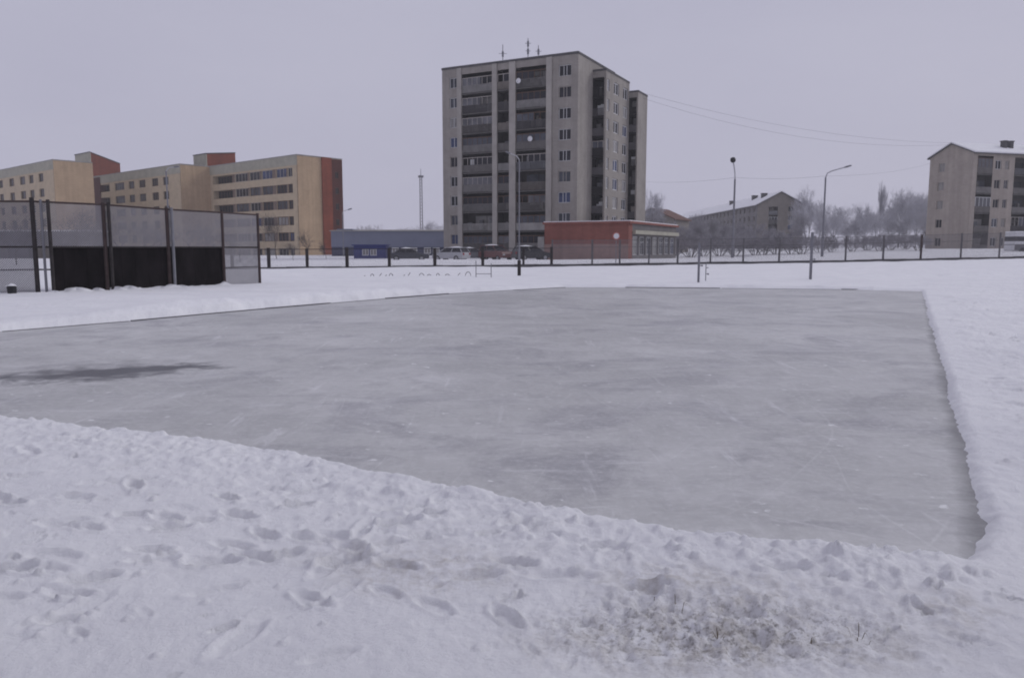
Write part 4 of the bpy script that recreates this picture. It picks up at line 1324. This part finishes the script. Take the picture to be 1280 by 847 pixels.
# ------------------------------------------------------------------ parked vehicles
def car(label, px, depth, heading, paint, kind='hatch', group='cars parked behind the low fence'):
    p = at(px, 318, depth)
    t = thing('parked_car', label, 'car', (p.x, p.y, gz(p.x, p.y)), heading, group)
    W = .84
    if kind == 'suv': prof = [(-2.1, .38), (-2.15, .75), (-2.1, 1.0), (-1.2, 1.08), (1.0, 1.08), (2.0, .98), (2.15, .75), (2.12, .38)]; gb, gt, zr = (-2.0, 1.0), (-1.85, .25), 1.68
    elif kind == 'sedan': prof = [(-2.15, .3), (-2.2, .65), (-2.15, .92), (-1.3, .95), (1.0, .92), (2.05, .78), (2.2, .6), (2.15, .3)]; gb, gt, zr = (-1.5, 1.0), (-.85, .25), 1.40
    else: prof = [(-1.85, .3), (-1.95, .65), (-1.88, .95), (-1.2, .98), (.95, .95), (1.75, .8), (1.92, .6), (1.88, .3)]; gb, gt, zr = (-1.8, 1.0), (-1.5, .2), 1.46
    zb = prof[3][1] - .01
    body = MB()
    n = len(prof)
    rows = []
    for yy, k in ((-W, .93), (-W + .06, 1.0), (W - .06, 1.0), (W, .93)):
        rows.append([(x * (.985 if k < 1 else 1), yy, .3 + (z - .3) * k + (.02 if k < 1 else 0)) for x, z in prof])
    vs = [v for r in rows for v in r]
    fsx = [(r * n + i, r * n + (i + 1) % n, (r + 1) * n + (i + 1) % n, (r + 1) * n + i) for r in range(3) for i in range(n)]
    fsx += [tuple(range(n)), tuple(range(3 * n, 4 * n))]
    body.add(vs, fsx)
    # roof skin and pillars
    w0, w1 = W - .05, W - .2
    body.box(gt[0] - .02, gt[1] + .02, -w1 - .01, w1 + .01, zr - .05, zr)
    for sy in (-1, 1):
        for (xb, xt) in ((gb[0], gt[0]), (gb[1], gt[1]), ((gb[0] + gb[1]) / 2 - .1, (gt[0] + gt[1]) / 2)):
            body.rod((xb, sy * (w0 + .005), zb), (xt, sy * (w1 + .005), zr - .02), .045, .04, 5)
    body.build('body', paint, t)
    gl = MB()
    gl.add([(gb[0], -w0, zb), (gb[1], -w0, zb), (gb[1], w0, zb), (gb[0], w0, zb), (gt[0], -w1, zr - .05), (gt[1], -w1, zr - .05), (gt[1], w1, zr - .05), (gt[0], w1, zr - .05)],
           [(0, 1, 5, 4), (1, 2, 6, 5), (2, 3, 7, 6), (3, 0, 4, 7), (4, 5, 6, 7), (3, 2, 1, 0)])
    gl.build('window', M['glass_dark'], t)
    for sx in (prof[0][0] * .62, prof[-1][0] * .64):
        for sy in (-1, 1):
            wm = MB(); wm.rod((sx, sy * (W - .18), .31), (sx, sy * (W + .015), .31), .31, .31, 18); wo_ = wm.build('wheel', M['tyre'], t)
            rm_ = MB(); rm_.rod((sx, sy * (W + .016), .31), (sx, sy * (W + .03), .31), .19, .17, 14); rm_.build('rim', M['rim'], wo_)
    for sy in (-1, 1):
        hm = MB(); hm.box(prof[-2][0] - .12, prof[-2][0] + .01, sy * .58 - .16, sy * .58 + .16, .6, .76); hm.build('headlight', M['lens'], t)
        hm = MB(); hm.box(prof[1][0] - .01, prof[1][0] + .1, sy * .62 - .12, sy * .62 + .12, .66, .9); hm.build('tail_light', M['tail'], t)
    s_ = lump_mesh((gt[1] - gt[0]) * .5, w1 * .95, .1, int(px)); s_.v = [(a + (gt[0] + gt[1]) / 2, b, c + zr + .03) for a, b, c in s_.v]
    s_.build('snow_cover', M['snow_cap'], t, smooth=True)
    return t
car('dark slate car parked behind the low fence, nearest the blue kiosk', 511, 84, .12, CARP['slate'], 'sedan')
car('silver hatchback parked by the left corner of the tower', 564, 82, PI - .5, CARP['silver'], 'hatch')
car('grey sedan parked in front of the tower balconies', 590, 86, .2, CARP['grey'], 'sedan')
car('dark red car parked under the middle of the tower', 620, 84, -.9, CARP['maroon'], 'suv')
car('black hatchback parked beside the left end of the brick shop', 664, 80, .4, CARP['black'], 'hatch')

# minibus at the right edge
v0 = at(1269.5, 289, 100); zv = v0.z
zgv = at(1275, 316, 100).z
mbz = zv - zgv
bus = thing('minibus', 'white minibus with dark windows cut by the right edge behind the fence', 'minibus', (v0.x, v0.y, zgv), .05)
mb = MB(); BL = 6.2
def rbox(mb, z0, z1, ins):
    mb.prism([(0 + ins, 0, z0), (BL, 0, z0), (BL, 2, z0), (0 + ins, 2, z0)], (0, 0, z1 - z0))
rbox(mb, .35, 1.0, .0); mb.prism([(0, 0, mbz * .40), (0.02, 0, mbz * .54), (BL, 0, mbz * .54), (BL, 0, mbz * .40)], (0, 2, 0)); rbox(mb, mbz * .76, mbz, .08); mb.box(.1, BL, .05, 1.95, .9, mbz - .02)
mb.build('body', M['white_paint'], bus)
mb = MB(); mb.box(.06, BL - .1, -.012, 2.012, mbz * .54, mbz * .76); mb.build('window', M['glass_dark'], bus)
mb = MB(); mb.box(.02, BL - .05, -.015, 2.015, .3, mbz * .40); mb.build('lower_panel', CARP['grey'], bus)
for x in (1.1, 4.9):
    m_ = MB(); m_.rod((x, -.03, .33), (x, .25, .33), .34, .34, 16); m_.build('wheel', M['tyre'], bus)

# ------------------------------------------------------------------ bare winter trees
def gen_tree(seed, h, spread, style='round', depth=5, r0=.16, twig=.018):
    R = random.Random(seed)
    trunk, crown = MB(), MB()
    def grow(p, d, L, r, lev, tgt):
        n = 3 if lev <= 1 else 2
        q = Vector(p); dd = Vector(d)
        for i in range(n):
            dn = (dd + Vector((R.gauss(0, .10), R.gauss(0, .10), R.gauss(.02, .06)))).normalized()
            if style == 'poplar': dn = (dn + Vector((0, 0, .25))).normalized()
            e = q + dn * (L / n)
            ra, rb = r * (1 - .45 * i / n), r * (1 - .45 * (i + 1) / n)
            tgt.rod(q, e, max(ra, twig * .5), max(rb, twig * .45), 5 if lev <= 1 else 3, cap=False)
            q, dd = e, dn
            if lev < depth:
                k = {0: 3, 1: 3, 2: 3, 3: 3, 4: 3}.get(lev, 3)
                if lev == 0 and i == 0: continue
                for j in range(k if i == n - 1 else k - 1):
                    a = R.uniform(0, 2 * PI); tilt = R.uniform(.35, .95) if style != 'poplar' else R.uniform(.15, .4)
                    if style == 'bush': tilt = R.uniform(.2, .9)
                    o = dd.orthogonal().normalized(); o2_ = dd.cross(o)
                    nd = (dd * math.cos(tilt) + (o * math.cos(a) + o2_ * math.sin(a)) * math.sin(tilt) * spread)
                    nd.z += .12
                    nd.normalize()
                    grow(q, nd, L * R.uniform(.52, .78), rb * .62, lev + 1, crown if lev + 1 >= 2 else trunk)
        return q
    if style == 'bush':
        for i in range(7):
            a = R.uniform(0, 6.28); d = Vector((math.cos(a) * .5, math.sin(a) * .5, 1)).normalized()
            grow(Vector((math.cos(a) * .15, math.sin(a) * .15, -.05)), d, h * .42, r0 * .4, 2, trunk)
    else:
        grow(Vector((0, 0, -.1)), Vector((R.gauss(0, .03), R.gauss(0, .03), 1)), h * (.42 if style != 'poplar' else .5), r0, 0, trunk)
    return trunk, crown

protos = {}   # shared meshes of each kind of tree
def proto(key, *a, crown_m='twig', **k):
    t, c = gen_tree(*a, **k)
    zm = max(v[2] for v in c.v)
    tm_ = bpy.data.meshes.new('trunk'); tm_.from_pydata(t.v, [], t.f); tm_.materials.append(M['bark'])
    cm_ = bpy.data.meshes.new('crown'); cm_.from_pydata(c.v, [], c.f); cm_.materials.append(M[crown_m])
    protos[key] = (tm_, cm_, zm)
proto('round_a', 3, 9, 1.0, r0=.15, twig=.021, crown_m='twig_far')
proto('round_b', 8, 9, 1.15, r0=.15, twig=.021, crown_m='twig_far')
proto('round_c', 14, 9, .9, r0=.14, twig=.021, crown_m='twig_far')
proto('block_a', 61, 9, 1.0, r0=.15, twig=.024, crown_m='twig')
proto('block_b', 67, 9, 1.1, r0=.15, twig=.024, crown_m='twig')
proto('block_c', 73, 9, .9, r0=.14, twig=.024, crown_m='twig')
proto('poplar', 5, 12, .8, style='poplar', r0=.16, twig=.021, crown_m='twig_far')
proto('bush_a', 31, 3, 1.0, style='bush', r0=.1, twig=.024, crown_m='twig')
proto('bush_b', 37, 3, 1.2, style='bush', r0=.1, twig=.024, crown_m='twig')
proto('near_a', 41, 6, 1.0, r0=.08, twig=.014, depth=4, crown_m='twig_dark')
proto('near_b', 47, 6, 1.1, r0=.08, twig=.014, depth=4, crown_m='twig_dark')

def tree(key, px, ytop, depth, label, group, name='bare_tree', wide=1.0):
    p = at(px, 318, depth); zt = at(px, ytop, depth).z
    tm_, cm_, zm = protos[key]
    zg = gz(p.x, p.y)
    t = thing(name, label, 'tree' if name != 'shrub' else 'shrub', (p.x, p.y, zg - .05), random.uniform(0, 6.28), group)
    s = (zt - zg) / zm
    for nm, me in (('trunk' if name != 'shrub' else 'stem', tm_), ('crown', cm_)):
        o = bpy.data.objects.new(nm, me); COL.objects.link(o); o.parent = t
    t.scale = (s * wide, s * wide, s)
    return t
G1 = 'frosted bare trees right of the distant block'
far_l = 'frosted bare tree in the hazy grove beside the beige gabled block'
tree('poplar', 1100, 224, 175, 'tall narrow frosted poplar standing above the hazy grove', G1, wide=.55)
for px, y, d, k, w in [(1012, 227, 190, 'round_c', .55), (1008, 240, 200, 'round_a', .6), (1021, 246, 180, 'round_b', .6), (1043, 252, 190, 'round_a', .8), (1047, 262, 170, 'round_b', .9), (1068, 252, 200, 'round_b', .8), (1078, 251, 180, 'round_c', .9), (1090, 262, 170, 'round_a', 1.0),
                       (1112, 246, 185, 'round_c', .8), (1122, 234, 180, 'round_a', .75), (1132, 232, 175, 'round_b', .7), (1143, 236, 180, 'round_c', .8), (1152, 238, 170, 'round_a', .7), (1160, 244, 190, 'round_b', .8),
                       (1056, 270, 150, 'round_c', 1.1), (1080, 272, 150, 'round_a', 1.2), (1105, 264, 150, 'round_b', 1.1), (1130, 262, 150, 'round_c', 1.1), (1148, 262, 145, 'round_a', 1.0), (1030, 268, 150, 'round_a', 1.0)]:
    tree(k, px, y, d, far_l, G1, wide=w)
G2 = 'bare trees around the distant block'
tree('round_a', 815, 232, 140, 'bare tree with a tall pale crown just right of the tower block', G2, wide=.55)
for px, y, d, k, w in [(824, 264, 135, 'round_b', .9), (868, 262, 165, 'round_c', .9), (880, 270, 150, 'round_a', 1.0), (900, 276, 140, 'round_b', 1.0), (866, 276, 120, 'round_b', 1.0), (925, 282, 130, 'round_c', 1.1), (990, 276, 150, 'round_a', 1.0), (1000, 262, 170, 'round_c', .8), (845, 280, 118, 'round_a', 1.0), (955, 284, 130, 'round_b', 1.1), (852, 272, 140, 'round_c', 1.1), (891, 268, 160, 'round_b', .9), (912, 270, 150, 'round_a', 1.0), (938, 276, 140, 'round_c', 1.0), (970, 280, 140, 'round_a', 1.1), (836, 276, 125, 'round_b', 1.0)]:
    tree(k.replace('round', 'block'), px, y, d, 'bare winter tree before the distant snowy roofed block', G2, wide=w)
G3 = 'frosted shrubs behind the tall fence'
for i, px in enumerate([846, 862, 880, 897, 915, 940, 956, 972, 990, 1006, 1024, 1042, 1062, 1080, 1098, 1116, 1134, 1146]):
    tree(['bush_a', 'bush_b'][i % 2], px + random.uniform(-4, 4), random.uniform(288, 300), random.uniform(100, 112), 'low frosted shrub in the thicket behind the tall fence', G3, 'shrub', wide=1.5)
G4 = 'bare trees near the cream building'
tree('near_a', 346, 262, 100, 'tall thin bare tree before the windows of the cream building', G4, wide=.7)
tree('near_b', 386, 284, 90, 'small dark bare tree before the plain end of the cream building', G4, wide=.8)
tree('near_a', 367, 300, 84, 'low bare tree between the two trees before the cream building', G4, wide=1.0)
tree('near_b', 408, 300, 95, 'low bare tree before the red end of the cream building', G4, wide=1.0)
G5 = 'bare trees behind the ball court cage'
for i, (px, y, d, k) in enumerate([(20, 262, 66, 'near_b'), (92, 254, 62, 'near_a'), (150, 264, 72, 'near_b'), (182, 272, 60, 'near_a'), (238, 270, 70, 'near_b'), (262, 276, 66, 'near_a'), (300, 284, 72, 'near_b'), (120, 268, 80, 'near_b'), (205, 276, 82, 'near_a')]):
    tree(k, px, y, d, 'bare tree seen through the ball court cage mesh', G5, wide=1.2)
G6 = 'faint bare trees beyond the warehouse'
for px, y, d, k in [(467, 279, 190, 'round_a'), (540, 274, 190, 'round_b'), (549, 277, 180, 'round_c'), (512, 282, 200, 'round_a')]:
    tree(k, px, y, d, 'faint bare crown showing above the warehouse roof', G6, wide=1.0)

# ------------------------------------------------------------------ overhead cables
def cable(a, b, sag, label, r=.013):
    a, b = Vector(a), Vector(b)
    pts = []
    for i in range(25):
        f = i / 24
        p = a.lerp(b, f); p.z -= sag * 4 * f * (1 - f); pts.append(p)
    m = MB().path([p - a for p in pts], r, 4)
    o = m.build('overhead_cable', M['cable'], None, a)
    tag(o, label, 'cable', 'overhead cables')
cT = PC + U * (LC * .5)
apx = RB + GD * (WG / 2)
cable((cT.x, cT.y, zC + .2), (apx.x, apx.y, ZAp + .2), 1.5, 'upper of the two cables sagging from the tower to the gabled roof')
cable((cT.x, cT.y, zC - .5), (apx.x + .1, apx.y - .2, ZAp - .1), 2.2, 'lower of the two cables sagging from the tower to the gabled roof')
l1 = L1.location + Vector((0, 0, at(915, 222, 84).z - L1.location.z)); l2 = L2.location + Vector((0, 0, at(1027, 220, 84).z - L2.location.z))
e2 = RB + GD * WG
cable((PC + U * LC).to_3d() + Vector((0, 0, at(808, 226, 111).z)), l1, .25, 'faint cable from the tower side to the nearer bent lamp', .010)
cable(l1, l2, .2, 'faint cable strung between the two street lamps', .010)
cable(l2, (e2.x, e2.y, ZR - .8), .5, 'faint cable from the long armed lamp to the gabled block', .010)

# ------------------------------------------------------------------ dry grass in the scraped patch
gr = MB()
gg = random.Random(9)
tx = []
for i in range(10):
    k = gg.random()
    if k < .4: c = gp(850, 775, .03); sx, sy = .22, .09
    elif k < .75: c = gp(925, 808, .03); sx, sy = .22, .09
    elif k < .9: c = gp(1000, 815, .03); sx, sy = .22, .06
    else: c = gp(1195, 778, .04); sx, sy = .08, .06
    tx.append((c.x + gg.gauss(0, sx), c.y + gg.gauss(0, sy)))
TX = np.array(tx)
TZs = snow_height(TX[:, 0].copy(), TX[:, 1].copy())
for (x, y), z in zip(tx, TZs):
    for j in range(gg.randint(1, 4)):
        a = gg.uniform(0, 2 * PI); ln = gg.uniform(.02, .06); lean = gg.uniform(.6, 1.6)
        bx, by = x + gg.gauss(0, .012), y + gg.gauss(0, .012)
        tip = (bx + math.cos(a) * ln * lean, by + math.sin(a) * ln * lean, z + ln * (1.15 - .5 * lean))
        mid = (bx + math.cos(a) * ln * lean * .4, by + math.sin(a) * ln * lean * .4, z + ln * .65)
        w_ = .0015
        px_, py_ = -math.sin(a) * w_, math.cos(a) * w_
        gr.add([(bx - px_, by - py_, z - .01), (bx + px_, by + py_, z - .01), (mid[0] + px_, mid[1] + py_, mid[2]), (mid[0] - px_, mid[1] - py_, mid[2]), tip], [(0, 1, 2, 3), (3, 2, 4)])
struct(gr.build('dry_grass', M['grass']), 'stuff')

# ------------------------------------------------------------------ one label for each of the look-alikes, in their order from left to right
WORDS = ['first', 'second', 'third', 'fourth', 'fifth', 'sixth', 'seventh', 'eighth', 'ninth', 'tenth', 'eleventh', 'twelfth', 'thirteenth', 'fourteenth', 'fifteenth',
         'sixteenth', 'seventeenth', 'eighteenth', 'nineteenth', 'twentieth', 'twenty-first', 'twenty-second']
bylab = {}
for o in COL.objects:
    if o.parent is None and o.get('label'): bylab.setdefault(o['label'], []).append(o)
for lab, os_ in bylab.items():
    if len(os_) > 1:
        os_.sort(key=lambda o: o.location.x / o.location.y)
        for i, o in enumerate(os_): o['label'] = lab + ', ' + WORDS[i] + ' from left'

# ------------------------------------------------------------------ haze
HAZE = .00045
hz = MB(); hz.box(-420, 420, -60, 470, -1.2, 42)
hm = bpy.data.materials.new('haze'); hm.use_nodes = True
nt = hm.node_tree
nt.nodes.remove(nt.nodes['Principled BSDF'])
pv = nt.nodes.new('ShaderNodeVolumePrincipled')
pv.inputs['Color'].default_value = (.97, .97, .98, 1); pv.inputs['Density'].default_value = HAZE
nt.links.new(pv.outputs[0], nt.nodes['Material Output'].inputs['Volume'])
struct(hz.build('haze', hm), 'stuff')

# ------------------------------------------------------------------ light
SUN_EL, SUN_AZ = math.radians(33), math.radians(68)
wd = bpy.data.worlds.new('World'); SC.world = wd; wd.use_nodes = True
n, l = wd.node_tree.nodes, wd.node_tree.links
bg = n['Background']; bg.inputs['Strength'].default_value = .1
sky = n.new('ShaderNodeTexSky'); sky.sky_type = 'NISHITA'; sky.sun_disc = False
sky.sun_elevation = SUN_EL; sky.sun_rotation = SUN_AZ; sky.air_density = 1.0; sky.dust_density = 4.0
mx = n.new('ShaderNodeMix'); mx.data_type = 'RGBA'; mx.inputs[0].default_value = .96     # unbroken cloud deck over the clear sky
tcw = n.new('ShaderNodeTexCoord'); mpw = n.new('ShaderNodeMapping'); mpw.inputs['Scale'].default_value = (1, 1, 2.6)
l.new(tcw.outputs['Generated'], mpw.inputs[0])
cn = n.new('ShaderNodeTexNoise'); cn.inputs['Scale'].default_value = 1.7; cn.inputs['Detail'].default_value = 6; cn.inputs['Roughness'].default_value = .55
l.new(mpw.outputs[0], cn.inputs['Vector'])
cr_ = n.new('ShaderNodeValToRGB'); cr_.color_ramp.elements[0].position = .3; cr_.color_ramp.elements[1].position = .7
cr_.color_ramp.elements[0].color = (.425, .419, .535, 1); cr_.color_ramp.elements[1].color = (.475, .469, .580, 1)
l.new(cn.outputs[0], cr_.inputs[0])
sc10 = n.new('ShaderNodeVectorMath'); sc10.operation = 'SCALE'; sc10.inputs['Scale'].default_value = 10.0
l.new(cr_.outputs[0], sc10.inputs[0]); l.new(sc10.outputs[0], mx.inputs[7])
l.new(sky.outputs[0], mx.inputs[6]); l.new(mx.outputs[2], bg.inputs['Color'])
sl = bpy.data.lights.new('sun', 'SUN'); sl.energy = 1.0; sl.angle = math.radians(24); sl.color = (.97, .98, 1)
so = bpy.data.objects.new('sun', sl); COL.objects.link(so)
sd_ = Vector((math.sin(SUN_AZ) * math.cos(SUN_EL), math.cos(SUN_AZ) * math.cos(SUN_EL), math.sin(SUN_EL)))
so.rotation_euler = (-sd_).to_track_quat('-Z', 'Y').to_euler()

# ------------------------------------------------------------------ camera and render settings
cd = bpy.data.cameras.new('camera'); cam = bpy.data.objects.new('camera', cd); COL.objects.link(cam)
cam.location = (0, 0, H); cam.rotation_euler = (PI / 2 - PITCH, 0, 0)
cd.sensor_width = 36; cd.lens = F / 1280 * 36; cd.clip_end = 6000; cd.clip_start = .05
SC.camera = cam
SC.view_settings.view_transform = 'Standard'; SC.view_settings.look = 'None'
SC.view_settings.exposure = 0; SC.view_settings.gamma = 1
SC.render.engine = 'CYCLES'
SC.cycles.use_denoising = True
SC.cycles.max_bounces = 6; SC.cycles.diffuse_bounces = 3; SC.cycles.volume_bounces = 1
SC.cycles.filter_width = 1.9
